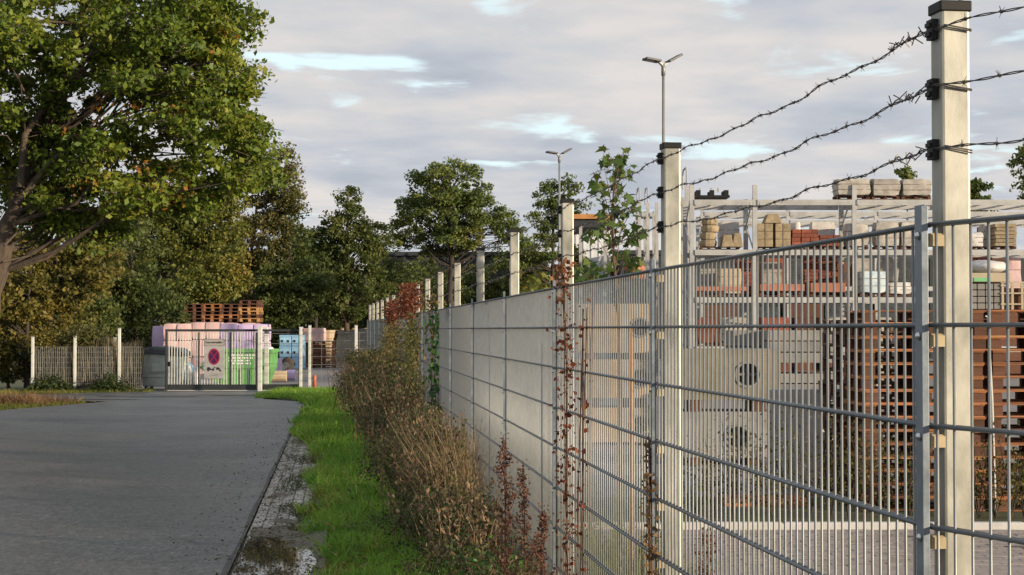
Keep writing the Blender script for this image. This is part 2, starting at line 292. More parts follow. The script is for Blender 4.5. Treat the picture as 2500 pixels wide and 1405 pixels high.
class MB:
    def __init__(s): s.v = []; s.f = []
    def box(s, c, size, rz=0.0, top=None, taper=None):
        """c: centre; taper: (tx, ty) scale of the top face"""
        hx, hy, hz = size[0]/2, size[1]/2, size[2]/2
        tx, ty = taper or (1, 1)
        cs, sn = math.cos(rz), math.sin(rz)
        n = len(s.v)
        for z, kx, ky in ((-hz, 1, 1), (hz, tx, ty)):
            for x, y in ((-hx*kx, -hy*ky), (hx*kx, -hy*ky), (hx*kx, hy*ky), (-hx*kx, hy*ky)):
                s.v.append((c[0]+x*cs-y*sn, c[1]+x*sn+y*cs, c[2]+z))
        s.f += [tuple(n+i for i in q) for q in ((3, 2, 1, 0), (4, 5, 6, 7), (0, 1, 5, 4), (1, 2, 6, 5), (2, 3, 7, 6), (3, 0, 4, 7))]
        return s
    def bar(s, a, b, wdt, hgt):
        """a rectangular bar from a to b; wdt horizontal, hgt vertical-ish"""
        a, b = Vector(a), Vector(b); d = (b-a).normalized()
        up = Vector((0, 0, 1)) if abs(d.z) < .95 else Vector((0, 1, 0))
        x = d.cross(up).normalized(); u = x.cross(d)
        n = len(s.v)
        for p in (a, b):
            for i, j in ((-1, -1), (1, -1), (1, 1), (-1, 1)):
                s.v.append(tuple(p + x*(i*wdt/2) + u*(j*hgt/2)))
        s.f += [tuple(n+i for i in q) for q in ((0, 1, 2, 3), (7, 6, 5, 4), (1, 0, 4, 5), (2, 1, 5, 6), (3, 2, 6, 7), (0, 3, 7, 4))]
        return s
    def tube(s, pts, rad, n=6, cap=True):
        pts = [Vector([float(c) for c in p]) for p in pts]
        if not hasattr(rad, '__len__'): rad = [rad]*len(pts)
        base = len(s.v); prev = None
        for i, p in enumerate(pts):
            d = (pts[min(i+1, len(pts)-1)] - pts[max(i-1, 0)])
            d = d.normalized() if d.length > 1e-9 else Vector((0, 0, 1))
            if prev is None:
                up = Vector((0, 0, 1)) if abs(d.z) < .9 else Vector((0, 1, 0))
                x = d.cross(up).normalized()
            else:
                x = prev - d*prev.dot(d); x = x.normalized() if x.length > 1e-6 else d.orthogonal().normalized()
            prev = x; y = d.cross(x)
            for k in range(n):
                a = 2*math.pi*k/n
                s.v.append(tuple(p + (x*math.cos(a) + y*math.sin(a))*rad[i]))
        for i in range(len(pts)-1):
            for k in range(n):
                a0 = base+i*n+k; a1 = base+i*n+(k+1) % n
                s.f.append((a0, a1, a1+n, a0+n))
        if cap:
            s.f.append(tuple(base+k for k in range(n))[::-1]); s.f.append(tuple(base+(len(pts)-1)*n+k for k in range(n)))
        return s
    def prism(s, poly, y0, y1):
        """poly in x,z; extruded along y"""
        n = len(s.v); m = len(poly)
        for y in (y0, y1):
            for x, z in poly: s.v.append((x, y, z))
        s.f.append(tuple(range(n, n+m))); s.f.append(tuple(range(n+2*m-1, n+m-1, -1)))
        for i in range(m):
            j = (i+1) % m
            s.f.append((n+j, n+i, n+m+i, n+m+j))
        return s
    def lathe(s, prof, c=(0, 0, 0), n=16):
        base = len(s.v)
        for r, z in prof:
            for k in range(n):
                a = 2*math.pi*k/n; s.v.append((c[0]+r*math.cos(a), c[1]+r*math.sin(a), c[2]+z))
        for i in range(len(prof)-1):
            for k in range(n):
                a0 = base+i*n+k; a1 = base+i*n+(k+1) % n
                s.f.append((a0, a1, a1+n, a0+n))
        s.f.append(tuple(base+k for k in range(n))[::-1]); s.f.append(tuple(base+(len(prof)-1)*n+k for k in range(n)))
        return s
    def mesh(s, name, m=None, smooth=False, origin=(0, 0, 0)):
        me = bpy.data.meshes.new(name)
        o = origin
        me.from_pydata([(a-o[0], b-o[1], c-o[2]) for a, b, c in s.v], [], s.f)
        if m: me.materials.append(m)
        if smooth: me.polygons.foreach_set('use_smooth', [True]*len(me.polygons))
        me.update(); return me
    def build(s, name, m, parent=None, smooth=False, origin=(0, 0, 0), bevel=0.0):
        o = link(name, s.mesh(name, m, smooth, origin), parent, origin if parent is None else None)
        if bevel:
            b = o.modifiers.new('bevel', 'BEVEL'); b.width = bevel; b.segments = 2; b.limit_method = 'ANGLE'
        return o

def raw_mesh(name, V, Fq, m, smooth=False):
    """V (n,3); Fq (k,4) quads or (k,3)"""
    me = bpy.data.meshes.new(name)
    V = np.asarray(V, np.float32); Fq = np.asarray(Fq, np.int32); k, q = Fq.shape
    me.vertices.add(len(V)); me.vertices.foreach_set('co', V.ravel())
    me.loops.add(k*q); me.loops.foreach_set('vertex_index', Fq.ravel())
    me.polygons.add(k); me.polygons.foreach_set('loop_start', np.arange(0, k*q, q, dtype=np.int32))
    me.polygons.foreach_set('loop_total', np.full(k, q, np.int32))
    if smooth: me.polygons.foreach_set('use_smooth', np.ones(k, bool))
    me.materials.append(m); me.update(calc_edges=True); return me

def unit(a): return a/np.maximum(np.linalg.norm(a, axis=1, keepdims=True), 1e-9)
def leaf_arrays(pos, length, width=0.6, bias=(0, 0, .6), fold=.18, axis=None, spread=1.0):
    """folded lozenge leaves"""
    n = len(pos); length = np.broadcast_to(np.asarray(length, float), (n,))[:, None]
    nrm = unit(rng.normal(size=(n, 3))*spread + np.array(bias))
    u = rng.normal(size=(n, 3)) if axis is None else axis + rng.normal(size=(n, 3))*.35
    u = unit(u - nrm*np.sum(u*nrm, 1, keepdims=True)); v = np.cross(nrm, u)
    w_ = length*width*.5*rng.uniform(.8, 1.2, (n, 1))
    a = pos - u*length*.5; t = pos + u*length*.5
    mid = pos + u*length*rng.uniform(-.1, .12, (n, 1))
    l_ = mid + v*w_ + nrm*w_*fold*2; r_ = mid - v*w_ + nrm*w_*fold*2
    V = np.stack([a, r_, t, l_], 1).reshape(-1, 3)
    Fq = np.arange(4*n).reshape(n, 4)
    return V, Fq
def blade_arrays(pos, direc, length, width, bend=.35):
    """grass blades: a bent strip of a quad that ends in a narrow tip"""
    n = len(pos); length = np.broadcast_to(np.asarray(length, float), (n,))[:, None]
    d = unit(direc); side = unit(np.cross(d, rng.normal(size=(n, 3))))
    lean = unit(np.cross(side, d)); wv = side*np.broadcast_to(np.asarray(width, float), (n,))[:, None]*.5
    sag = bend*rng.uniform(.3, 1.5, (n, 1))*length
    m_ = pos + d*length*.55 + lean*sag*.3
    t = pos + d*length*.95 + lean*sag - np.array((0, 0, 1))*sag*.25
    V = np.stack([pos-wv, pos+wv, m_+wv*.8, m_-wv*.8, t+wv*.12, t-wv*.12], 1).reshape(-1, 3)
    i = np.arange(n)[:, None]*6
    Fq = np.concatenate([i+np.array([[0, 1, 2, 3]]), i+np.array([[3, 2, 4, 5]])], 0)
    return V, Fq
def join_arrays(lst):
    V = []; Fq = []; o = 0
    for v, f in lst: V.append(v); Fq.append(f+o); o += len(v)
    return np.concatenate(V), np.concatenate(Fq)

def heightfield(name, m, fn_xy, nu, nv, parent=None, kind='structure', label=None):
    """fn_xy(u, v) -> (x, y, z) for u, v in 0..1"""
    V = []; 
    for j in range(nv+1):
        for i in range(nu+1): V.append(fn_xy(i/nu, j/nv))
    Fq = []
    for j in range(nv):
        for i in range(nu):
            a = j*(nu+1)+i; Fq.append((a, a+1, a+nu+2, a+nu+1))
    o = link(name, raw_mesh(name, V, Fq, m, True), parent)
    if kind: o['kind'] = kind
    return o
def sheet(name, m, poly, z, kind='structure', parent=None):
    me = bpy.data.meshes.new(name)
    me.from_pydata([(float(x), float(y), z) for x, y in poly], [], [tuple(range(len(poly)))]); me.materials.append(m); me.update()
    if me.polygons[0].normal.z < 0: me.flip_normals()
    o = link(name, me, parent)
    if kind: o['kind'] = kind
    return o

# ================================================================== GROUND
sheet('ground', M['meadow'], [(-700, -60), (700, -60), (700, 1400), (-700, 1400)], -0.06)
fz = lambda c, d: tuple(F(c, d)[:2])
sheet('road', M['road'], [fz(-.73, -6), fz(-.73, 10), fz(-.73, 20), fz(-.73, 30), fz(-.75, 36.2), (-4.85, 37.0), (-5.8, 38.3), (-6.05, 39.6), (-6.1, 41.2), (-5.3, 43.5),
      (-9.7, 43.5), (-10.1, 42.4), (-12.5, 40.9), (-17, 40.2), (-45, 40.4), (-45, 38.4), (-17, 38.6), (-10.6, 37.6), (-9.1, 36.9), (-9.5, 35.6), (-10.1, 33.6), (-11.0, 30.5), (-12, 26), (-12, -6)], 0.03)
sm_ = [fz(-.765 + .012*math.sin(i*1.3), 8+i*.8) for i in range(36)]
sheet('road_seam', mat('tar_seam', (0.03, 0.03, 0.032), .6, 0, .3, 6), sm_ + [fz(-.738 + .005*math.sin(i*2.1+1), 8+i*.8) for i in range(35, -1, -1)], .034)
def blob(cx, cy, rx, ry, seed, n=28): return [(cx + rx*math.cos(a)*(1+.3*mnoise.noise(Vector((math.cos(a)*1.5, math.sin(a)*1.5, seed)))), cy + ry*math.sin(a)*(1+.3*mnoise.noise(Vector((math.cos(a)*1.5, math.sin(a)*1.5, seed+5))))) for a in np.linspace(0, 2*math.pi, n, endpoint=False)]
pm = mat('old_asphalt_patch', (0.15, 0.145, 0.14), .6, 0, .25, 3, bump=.3, bscale=30); pm2 = mat('dark_asphalt', (0.055, 0.053, 0.052), .42, 0, .25, 3, bump=.3, bscale=30)
sheet('road_patch', pm, blob(-7.7, 41.6, 1.7, 1.1, 3), .034); sheet('dark_patch', pm2, blob(-6.6, 40.6, .9, .5, 8), .0385); sheet('dark_patch', pm2, blob(-8.8, 39.6, 1.2, .28, 12), .0385)
sheet('dark_patch', pm2, blob(-10.2, 38.0, 1.7, .25, 31), .0385)  # darker asphalt blobs laid over the gate apron and side track
sheet('yard', M['yard'], [fz(1.75, 16.2), fz(1.75, 43.2), (-13.5, 43.7), (-13.5, 92), (70, 92), (70, 16.2)], 0.0)
# verge soil under the grass and the hedge, and the strip just inside the fence
def verge(u, v):
    c = -.17 + u*2.1; d = -4 + v*48.2
    p = F(c, d); n = mnoise.noise(Vector((p[0]*2.5, p[1]*2.5, 1.3)))*.5 + mnoise.noise(Vector((p[0]*9, p[1]*9, 4)))*.25
    z = .005 + .035*min(max((c+.17)/.5, 0), 1) + n*.03
    return (p[0], p[1], z)
heightfield('verge_soil', M['dirt'], verge, 34, 400)
def mudf(u, v):
    c = -.80 + u*.72; d = 9 + v*24
    p = F(c, d)
    n = mnoise.fractal(Vector((p[0]*2.3, p[1]*1.5, 7.7)), .8, 2.1, 4)
    n2 = mnoise.noise(Vector((p[0]*14, p[1]*14, 2)))
    edge = max(0, (u-.70))*.16 - max(0, .17-u)*.45
    side = (u-.35)*.016
    return (p[0], p[1], .006 + n*.026 + n2*.006 + edge + side + (0.014 if d < 13.2 else .004) + .016*max(0, min(1, (d-12.2)/.9, (15.0-d)/1.6))*(.4+1.2*max(0, n+.4)) - (.008 if 13.4 < d < 18 else 0)
            - .05*math.exp(-((c+.46)/.15)**2-((d-11.25)/.5)**2) - .055*math.exp(-((c+.21)/.15)**2-((d-11.6)/1.0)**2))
heightfield('mud', M['mud'], mudf, 48, 700, kind='stuff')
gs = sheet('gutter', M['joint'], [fz(-.74, 8), fz(-.74, 36.5), fz(-.12, 36.5), fz(-.12, 8)], -0.012)
pv = MB().box((0, 0, 0), (.188, .094, .06)).mesh('paver', M['paver'])
ang = math.atan2(1, K)
def bevelled_box_mesh(name, m, sx, sy, sz, b):
    mb = MB(); mb.box((0, 0, -b/2), (sx, sy, sz-b)); mb.v[4:] = [(x, y, z) for x, y, z in mb.v[4:]]
    n = len(mb.v); mb.f.remove((4, 5, 6, 7))
    mb.v += [(x*(1-2*b/sx), y*(1-2*b/sy), sz/2) for x, y, _ in mb.v[4:8]]
    mb.f += [(8, 9, 10, 11), (4, 5, 9, 8), (5, 6, 10, 9), (6, 7, 11, 10), (7, 4, 8, 11)]
    return mb.mesh(name, m)
pv = bevelled_box_mesh('paver', M['paver'], .192, .095, .06, .006)
for i in range(54):
    for j in range(5):
        d = 10.6 + i*.2 + (.1 if j % 2 else 0); c = -.675 + j*.1
        o = link('paver', pv, gs, F(c, d, -.012 - .02*max(0, min(1, (13.2-d)/.8)) + random.uniform(-.005, .005)), ang + random.uniform(-.012, .012))
        o.rotation_euler[0] = random.uniform(-.02, .02); o.rotation_euler[1] = random.uniform(-.012, .012)
mb = MB()
for i in range(70):
    for j in range(5):
        p = F(-.675 + j*.1, 21.4 + i*.2 + (.1 if j % 2 else 0), -.014 + random.uniform(-.005, .005)); mb.box(p, (.19, .094, .06), ang)
o = mb.build('distant_pavers', M['paver'], gs); o['kind'] = 'stuff'
pud = heightfield('puddle', M['water'], lambda u, v: (*F(-.70+u*.56, 9.2+v*4.4)[:2], .0205), 1, 1)

# yard paving in the near right corner: single pavers, with their joint bed
bed = sheet('yard_paving', M['joint'], [fz(1.75, 2), fz(1.75, 13.57), (5.4, 13.57), (5.4, 2)], -.006)
sheet('planting_bed', M['dirt'], [fz(1.75, 13.67), fz(1.75, 16.2), (70, 16.2), (70, 13.67)], -.002)
yp = bevelled_box_mesh('paver', M['yardpaver'], .196, .0965, .06, .005)
ypd = bevelled_box_mesh('paver', M['yardpaver_dark'], .196, .0965, .06, .005)
cnt = 0; mbf = MB()
for i in range(40):
    y = 13.52 - i*.1
    for j in range(24):
        x = .45 + j*.2 + (.1 if i % 2 else 0)
        if x < 1.75 + K*y + .05 or x > 4.9: continue
        col = (x/y)*FPX + 1250
        if y < 10.9 or col > 2560: continue
        if col < 1640 or cnt >= 300:
            mbf.box((x, y, -.024), (.196, .0965, .06))
        else:
            dark = (abs(x-3.95) < .12 and i in (10, 11)) or (abs(x-3.35) < .1 and i in (4,)) or (abs(x-4.15) < .1 and i in (16, 17))
            link('paver', ypd if dark else yp, bed, (x, y, -.024+random.uniform(-.002, .002)), random.uniform(-.008, .008)); cnt += 1
if mbf.v:
    o = mbf.build('more_pavers', M['yardpaver'], bed); o['kind'] = 'stuff'
kb = bevelled_box_mesh('kerb_stone', M['kerbwhite'], .99, .10, .2, .012)
kerb = link('kerb', bevelled_box_mesh('kerb', M['kerbwhite'], .99, .10, .2, .012), None, (.75, 13.62, -.04)); kerb['kind'] = 'structure'
for i in range(1, 8): link('kerb_stone', kb, kerb, (i*1.0, random.uniform(-.004, .004), random.uniform(-.004, .004)))

# ================================================================== FENCE ALONG THE ROAD
bx = [2247, 1592, 1352, 1230, 1152]
jd = [3.27 + 2.49*i for i in range(17)]
joints = []
for i, d in enumerate(jd):
    if i < 5: px = bx[i]
    elif d < 26: px = 815 + (1152-815)*13.23/d
    else: px = 762 + (988-762)*25.7/d
    joints.append(Vector((PX(px, d)+.016, d, 0)))
j_near = joints[0] + Vector((.4305, -.9026, 0))*2.5          # the panel that turns off towards the camera's side
RAILS = [1.868 - .2*i for i in range(10)]
MESH_TOP, MESH_BOT, POST_TOP = 1.870, 0.045, 2.30
fence = thing('mesh_fence', 'tall double wire mesh fence with barbed wire along the right side of the road', 'fence', (0, 0, 0))
wire_v = MB().tube([(0, 0, MESH_BOT), (0, 0, MESH_TOP)], .0031, 6).mesh('vertical_wire', M['galv_wire'], True)
def dirs(a, b):
    t = (b-a).normalized(); return t, Vector((-t.y, t.x, 0))  # along, towards the road side
def panel(a, b, single):
    t, nrm = dirs(a, b); ln = (b-a).length
    if nrm.x > 0: nrm = -nrm
    a2, b2 = a + t*.008, b - t*.008
    mb = MB(); n = 10 if single else 6
    for z in RAILS:
        for s in (-.0078, .0078):
            mb.tube([a2 + nrm*s + Vector((0, 0, z)), b2 + nrm*s + Vector((0, 0, z))], .0047, n)
    p = mb.build('fence_panel', M['galv_rail'], fence, True)
    k = int((ln-.03)/.05)
    off = (ln - k*.05)/2
    if single:
        for i in range(k+1): link('vertical_wire', wire_v, p, a + t*(off+i*.05))
    else:
        mb = MB()
        for i in range(k+1):
            q = a + t*(off+i*.05); mb.tube([q + Vector((0, 0, MESH_BOT)), q + Vector((0, 0, MESH_TOP))], .0031, 5, False)
        o = mb.build('vertical_wires', M['galv_wire'], p, True); o['kind'] = 'stuff'
panel(joints[0], j_near, True)
for i in range(16): panel(joints[i], joints[i+1], i < 4)
bolt_me = MB().lathe([(.0085, 0), (.0085, .003), (.0072, .006), (.004, .0085), (.001, .009)], n=10).mesh('bolt', M['bolt'], True)
sp_me = bevelled_box_mesh('spacer', M['spacer'], .034, .042, .026, .004)
STRAND = [2.262, 2.142, 2.020]
bw = MB()
posts = []
for i, j in enumerate(joints):
    if i == 0: ta, _ = dirs(joints[0], joints[1]); 
    elif i == 16: ta, _ = dirs(joints[15], joints[16])
    else: ta = ((joints[i+1]-joints[i]).normalized() + (joints[i]-joints[i-1]).normalized()).normalized()
    nr = Vector((-ta.y, ta.x, 0))                  # to the road (negative x)
    rz = math.atan2(ta.y, ta.x)
    pc = j - nr*.054 + ta*.012
    posts.append((pc, ta, nr))
    # hollow-section post with rounded arrises
    hw = .030; pr = []
    for qx, qy in ((1, 1), (-1, 1), (-1, -1), (1, -1)):
        for k in range(3):
            a = math.atan2(qy, qx) - math.pi/4 + k*math.pi/4
            pr.append((qx*(hw-.006)+.006*math.cos(a), qy*(hw-.006)+.006*math.sin(a)))
    mb = MB(); n = len(pr)
    for z in (0, POST_TOP):
        for x, y in pr: mb.v.append((pc.x + ta.x*x - ta.y*y, pc.y + ta.y*x + ta.x*y, z))
    for k in range(n): mb.f.append((k, (k+1) % n, n+(k+1) % n, n+k))
    mb.f.append(tuple(range(n, 2*n)))
    po = mb.build('post', M['galv_post'], fence)
    MB().box((pc.x, pc.y, POST_TOP+.006), (.067, .067, .022), rz).build('cap', M['black'], po, bevel=.003 if i < 3 else 0)
    if i < 10:
        for z in STRAND:
            q = pc + nr*.036
            cl = MB().box((q.x, q.y, z), (.030, .016, .040), rz)
            cl.box((q.x + nr.x*.008, q.y + nr.y*.008, z+.009), (.022, .010, .008), rz); cl.box((q.x + nr.x*.008, q.y + nr.y*.008, z-.010), (.022, .010, .008), rz)
            cl.build('wire_clip', M['black'], po)
    # cover strip, bolts and spacers
    sq = j + nr*.016
    st = MB().box((sq.x, sq.y, .95), (.048, .005, 1.915), rz)
    st.box((sq.x + ta.x*-.0225, sq.y + ta.y*-.0225, .95), (.004, .0142, 1.91), rz)
    so = st.build('cover_strip', M['strip'], fence, bevel=.001 if i < 2 else 0)
    if i < 6:
        for z in RAILS:
            bo = link('bolt', bolt_me, so, sq + nr*.0025 + Vector((0, 0, z-.022)))
            bo.rotation_euler = Vector((0, 0, 1)).rotation_difference(nr).to_euler()
            if i < 4: link('spacer', sp_me, so, j - nr*.018 + Vector((0, 0, z-.03)), rz)
# hidden post round the corner carries the strands on
pc0 = j_near + Vector((.07, 0, 0))
tb, nb_ = dirs(j_near, joints[0])
MB().box((pc0.x, pc0.y, POST_TOP/2), (.06, .06, POST_TOP), math.atan2(tb.y, tb.x)).build('post', M['galv_post'], fence)

# barbed strands
def strand(a, b, fine, sag=.012):
    mb = MB(); a, b = Vector(a), Vector(b); ln = (b-a).length; t = (b-a).normalized()
    x = t.cross(Vector((0, 0, 1))).normalized(); u = x.cross(t)
    npts = int(ln/.012) if fine else int(ln/.12)
    ph = random.uniform(0, 6)
    def at(s):
        q = a + t*(s*ln); q = q - Vector((0, 0, sag*4*s*(1-s)))
        wv = .0035*math.sin(s*ln*9+ph) + .0025*math.sin(s*ln*23+ph*2)
        return q + u*wv + x*(.003*math.sin(s*ln*13+ph))
    if fine:
        for k in (0, math.pi):
            pts = [at(i/npts) + (x*math.cos(i*.55+k) + u*math.sin(i*.55+k))*.0017 for i in range(npts+1)]
            mb.tube(pts, .0013, 5, False)
    else:
        mb.tube([at(i/npts) for i in range(npts+1)], .0027, 4, False)
    nb = int(ln/.098)
    for i in range(1, nb):
        s = (i + random.uniform(-.15, .15))/nb; q = at(s)
        if fine:
            ring = [q + t*(-.004+.008*k/8) + (x*math.cos(k*1.57) + u*math.sin(k*1.57))*.0034 for k in range(9)]
            mb.tube(ring, .0011, 4)
        for k in range(4 if fine else 2):
            g = random.uniform(0, 6.28); dr = (x*math.cos(g) + u*math.sin(g) + t*random.uniform(-.5, .5)).normalized()
            mb.tube([q - dr*.002, q + dr*.0125], [.0010, .0005] if fine else [.0018, .0009], 3)
    return mb
for si, z in enumerate(STRAND):
    for i in range(16):
        a = posts[i][0] + posts[i][2]*.044; b = posts[i+1][0] + posts[i+1][2]*.044
        strand((a.x, a.y, z), (b.x, b.y, z), i < 3, .012 if i else .02).build('barbed_wire', M['barb'], fence)
    a = posts[0][0] + posts[0][2]*.044; b = pc0 + Vector((-.04, -.02, 0))
    strand((a.x, a.y, z), (b.x, b.y, z+.01), True, .01).build('barbed_wire', M['barb'], fence)
    # spare end tied back round the near post
    pc, ta, nr = posts[0]; mb = MB()
    f0 = pc - ta*.036
    pts = [pc + nr*.04 + Vector((0, 0, z+.012)), f0 + nr*.02 + Vector((0, 0, z+.004)), f0 - nr*.03 + Vector((0, 0, z-.004))]
    mb.tube(pts, .0016, 5); mb.tube([p + Vector((0, 0, -.006+.004*random.random())) for p in pts], .0016, 5)
    for k in range(9):
        s_ = pc + nr*.044 + ta*(.04+k*.022) + Vector((0, 0, z+random.uniform(-.012, .008)))
        dr = Vector((random.uniform(-1, 1), random.uniform(-1, 1), random.uniform(-1, 1))).normalized(); mb.tube([s_-dr*.012, s_+dr*.014], .0014, 3)
    mb.tube([pc + nr*.044 + ta*(.03+k*.02) + Vector((0, 0, z + .006*math.sin(k*1.9))) for k in range(11)], .0017, 4)
    mb.build('tie_wire', M['barb'], fence)

# ================================================================== GATE AND FENCES ACROSS THE END OF THE ROAD
DG = 43.5
def gx(px): return PX(px, DG)
def gz(py): return PZ(py, DG)
gate = thing('sliding_gate', 'dark framed sliding gate with pale upright bars closing the end of the road', 'gate', (gx(404), DG, 0))
O = (gx(404), DG, 0); X0, X1, X2 = gx(404), gx(632), gx(735)
fr = MB()
fr.box(((X0+X2)/2, DG, gz(807)), (X2-X0, .06, .06)); fr.box(((X0+X2)/2, DG, gz(946)), (X2-X0, .10, .15))
for x in (X0+.03, X1-.05, X2-.03): fr.box((x, DG, (gz(807)+gz(946))/2), (.06, .058, gz(807)-gz(946)-.1))
for px in (486, 563): fr.box((gx(px), DG, (gz(807)+gz(946))/2), (.04, .05, gz(807)-gz(946)-.1))
fr.build('frame', M['dark_steel'], gate, origin=O)
MB().box(((X0+X2)/2, DG-.02, gz(954.5)), (X2-X0, .12, .035)).build('ground_rail', M['white_steel'], gate, origin=O)
bar = MB().box((0, 0, 0), (.021, .021, gz(809)-gz(940))).mesh('bar', M['white_steel'])
nbar = 32
for i in range(nbar):
    x = X0+.10 + (X1-X0-.22)*i/(nbar-1)
    link('bar', bar, gate, Vector((x, DG, (gz(809)+gz(940))/2)) - Vector(O))
mb = MB()
for z in np.linspace(gz(815), gz(938), 6): mb.tube([(X1, DG, z), (X2, DG, z)], .006, 4)
mb.build('tension_wires', M['galv_wire'], gate, origin=O)
MB().box((gx(413), DG-.05, gz(889)), (.09, .08, .12)).build('lock_box', M['black'], gate, origin=O)

def postthing(name, px0, px1, top, label, m, d=DG, grp=None, off=0, cat='post'):
    x = PX((px0+px1)/2, d); wd = (px1-px0)/FPX*d; h = PZ(top, d)
    t = thing(name, label, cat, (x, d+off, 0), 0, grp)
    MB().box((0, 0, h/2), (wd, wd, h)).build('shaft', m, t, bevel=.008)
    MB().box((0, 0, h+.012), (wd*1.12, wd*1.12, .024)).build('cap', m, t)
    return t
postthing('gate_post', 404, 409, 808, 'dark steel gate post beside the grey waste container', M['dark_steel'], DG-.16, 'gate posts')
postthing('gate_post', 630, 640, 799, 'pale steel gate post at the end of the barred gate leaf', M['white_steel'], DG-.2, 'gate posts')
g3 = postthing('gate_post', 646, 656, 800, 'pale steel gate post behind the green skip corner, with a roller arm on top', M['white_steel'], DG+.22, 'gate posts')
MB().box((-.1, -.1, PZ(802, DG)), (.28, .1, .06)).build('roller_arm', M['white_steel'], g3)
postthing('gate_post', 731, 738, 801, 'slim gate post ending the wire braced gate tail', M['white_steel'], DG-.14, 'gate posts')

# sign on the gate
sx, sz0, sz1 = gx(524), gz(925), gz(828); sw = gx(549)-gx(500); SH = sz1-sz0
sg = thing('no_stopping_sign', 'tall grey no stopping sign board hung on the gate bars', 'sign', (sx, DG-.05, sz0))
MB().box((0, 0, SH*.41), (sw, .02, SH*.82)).build('board', M['sign'], sg, bevel=.004)
hd = MB().box((0, -.006, SH*.915), (sw*1.02, .024, SH*.165)).build('header', M['signhead'], sg, bevel=.004)
fm = MB()
for z in (SH*.995, SH*.835): fm.box((0, -.014, z), (sw*1.03, .014, .02))
for s in (-1, 1): fm.box((s*sw*.505, -.014, SH*.915), (.018, .014, SH*.14))
fm.build('header_trim', M['inkgrey'], sg)
def ellipse(rx, rz_, cz, y, th=.006, n=40, a0=0, a1=2*math.pi):
    pts = [(rx*math.cos(a0+(a1-a0)*k/n), cz + rz_*math.sin(a0+(a1-a0)*k/n)) for k in range(n)]
    return MB().prism(pts, y, y+th)
cz = SH*.555; ex, ez = sw*.285, SH*.205
ellipse(ex, ez, cz, -.017).build('red_disc', M['signred'], sg)
for k in range(4):
    mid = k*math.pi/2; h = math.pi/4 - .16
    pts = [(.10*ex*math.cos(mid), cz+.10*ez*math.sin(mid))] + [(.80*ex*math.cos(mid-h+2*h*i/10), cz+.80*ez*math.sin(mid-h+2*h*i/10)) for i in range(11)]
    MB().prism(pts, -.021, -.0165).build('blue_field', M['signblue'], sg)
def text(body, size, loc, m, parent, name, rz=0, width=None):
    cu = bpy.data.curves.new(name, 'FONT'); cu.body = body; cu.size = size; cu.align_x = 'CENTER'; cu.align_y = 'CENTER'; cu.extrude = .002
    tmp = bpy.data.objects.new(name, cu); C.objects.link(tmp)
    dg = bpy.context.evaluated_depsgraph_get(); me = bpy.data.meshes.new_from_object(tmp.evaluated_get(dg))
    bpy.data.objects.remove(tmp); me.materials.clear(); me.materials.append(m); me.name = name
    o = link(name, me, parent, loc); o.rotation_euler = (math.pi/2, 0, rz)
    if width:
        xs = [v.co.x for v in me.vertices]; k = width/(max(xs)-min(xs)); o.scale = (k, 1, 1)
    return o
text('Feuerwehrzufahrt', .085, (0, -.021, SH*.915), M['ink'], sg, 'lettering', width=sw*.84)
# tow-truck pictogram: truck, boom, hoisted car
pz = SH*.215; s = sw
pic = MB()
for poly in ([(-.34, 0), (-.16, 0), (-.16, .07), (-.22, .15), (-.31, .15), (-.34, .09)], [(-.18, .02), (.02, .02), (.02, .06), (-.18, .06)],
             [(-.10, .05), (-.06, .05), (.07, .15), (.05, .175)], [(.10, .10), (.12, .145), (.37, -.005), (.34, -.045)], [(.17, .11), (.20, .15), (.30, .09), (.28, .05)]):
    pic.prism([(x*s, pz + z*s) for x, z in poly], -.016, -.0115)
for x, z in ((-.28, -.02), (-.05, 0), (.15, .05), (.31, -.03)):
    pic.prism([(x*s+.04*s*math.cos(a), pz+z*s+.04*s*math.sin(a)) for a in np.linspace(0, 2*math.pi, 12, endpoint=False)], -.0165, -.011)
pic.build('tow_pictogram', M['ink'], sg)
ln = MB()
for z, wd in ((.125, .34), (.085, .44)):
    x = -wd*s/2
    while x < wd*s/2 - .01:
        q = random.uniform(.018, .05); ln.box((x+q/2, -.012, SH*z), (q, .004, .012)); x += q+.010
ln.build('small_print', M['inkgrey'], sg)

# fence sections left and right of the gate
def cross_fence(name, label, x0, x1, pxs, tops, mesh_top, m_post, dense=.05, d=DG+.1, rails=9):
    t = thing(name, label, 'fence', (x0, d, 0)); o0 = (x0, d, 0)
    mb = MB()
    for i in range(int((x1-x0)/dense)+1): mb.tube([(x0+i*dense, d, .05), (x0+i*dense, d, mesh_top)], .0032, 4, False)
    p = MB()
    for z in np.linspace(.08, mesh_top-.01, rails): p.tube([(x0, d-.006, z), (x1, d-.006, z)], .006, 5)
    pan = p.build('fence_panel', M['galv_wire'], t, origin=o0)
    g = mb.build('vertical_wires', M['galv_wire'], pan, origin=o0); g['kind'] = 'stuff'
    for px, tp in zip(pxs, tops):
        x = PX(px, d); h = PZ(tp, d)
        q = MB().box((x, d-.06, h/2), (.07, .06, h)).build('post', m_post, t, origin=o0, bevel=.006)
        MB().box((x, d-.06, h+.01), (.078, .068, .02)).build('cap', M['galv'], q, origin=o0)
    return t
cross_fence('boundary_fence', 'weathered wire mesh fence overgrown with reeds at the left of the gate', PX(83, DG), PX(345, DG), (82, 185, 293), (824, 822, 803), PZ(847, DG), M['white_steel'])
cross_fence('boundary_fence', 'short open wire fence between gate tail and the corner of the long fence', PX(738, DG), PX(890, DG), (757, 870), (796, 796), PZ(812, DG), M['white_steel'], dense=.25, rails=8)
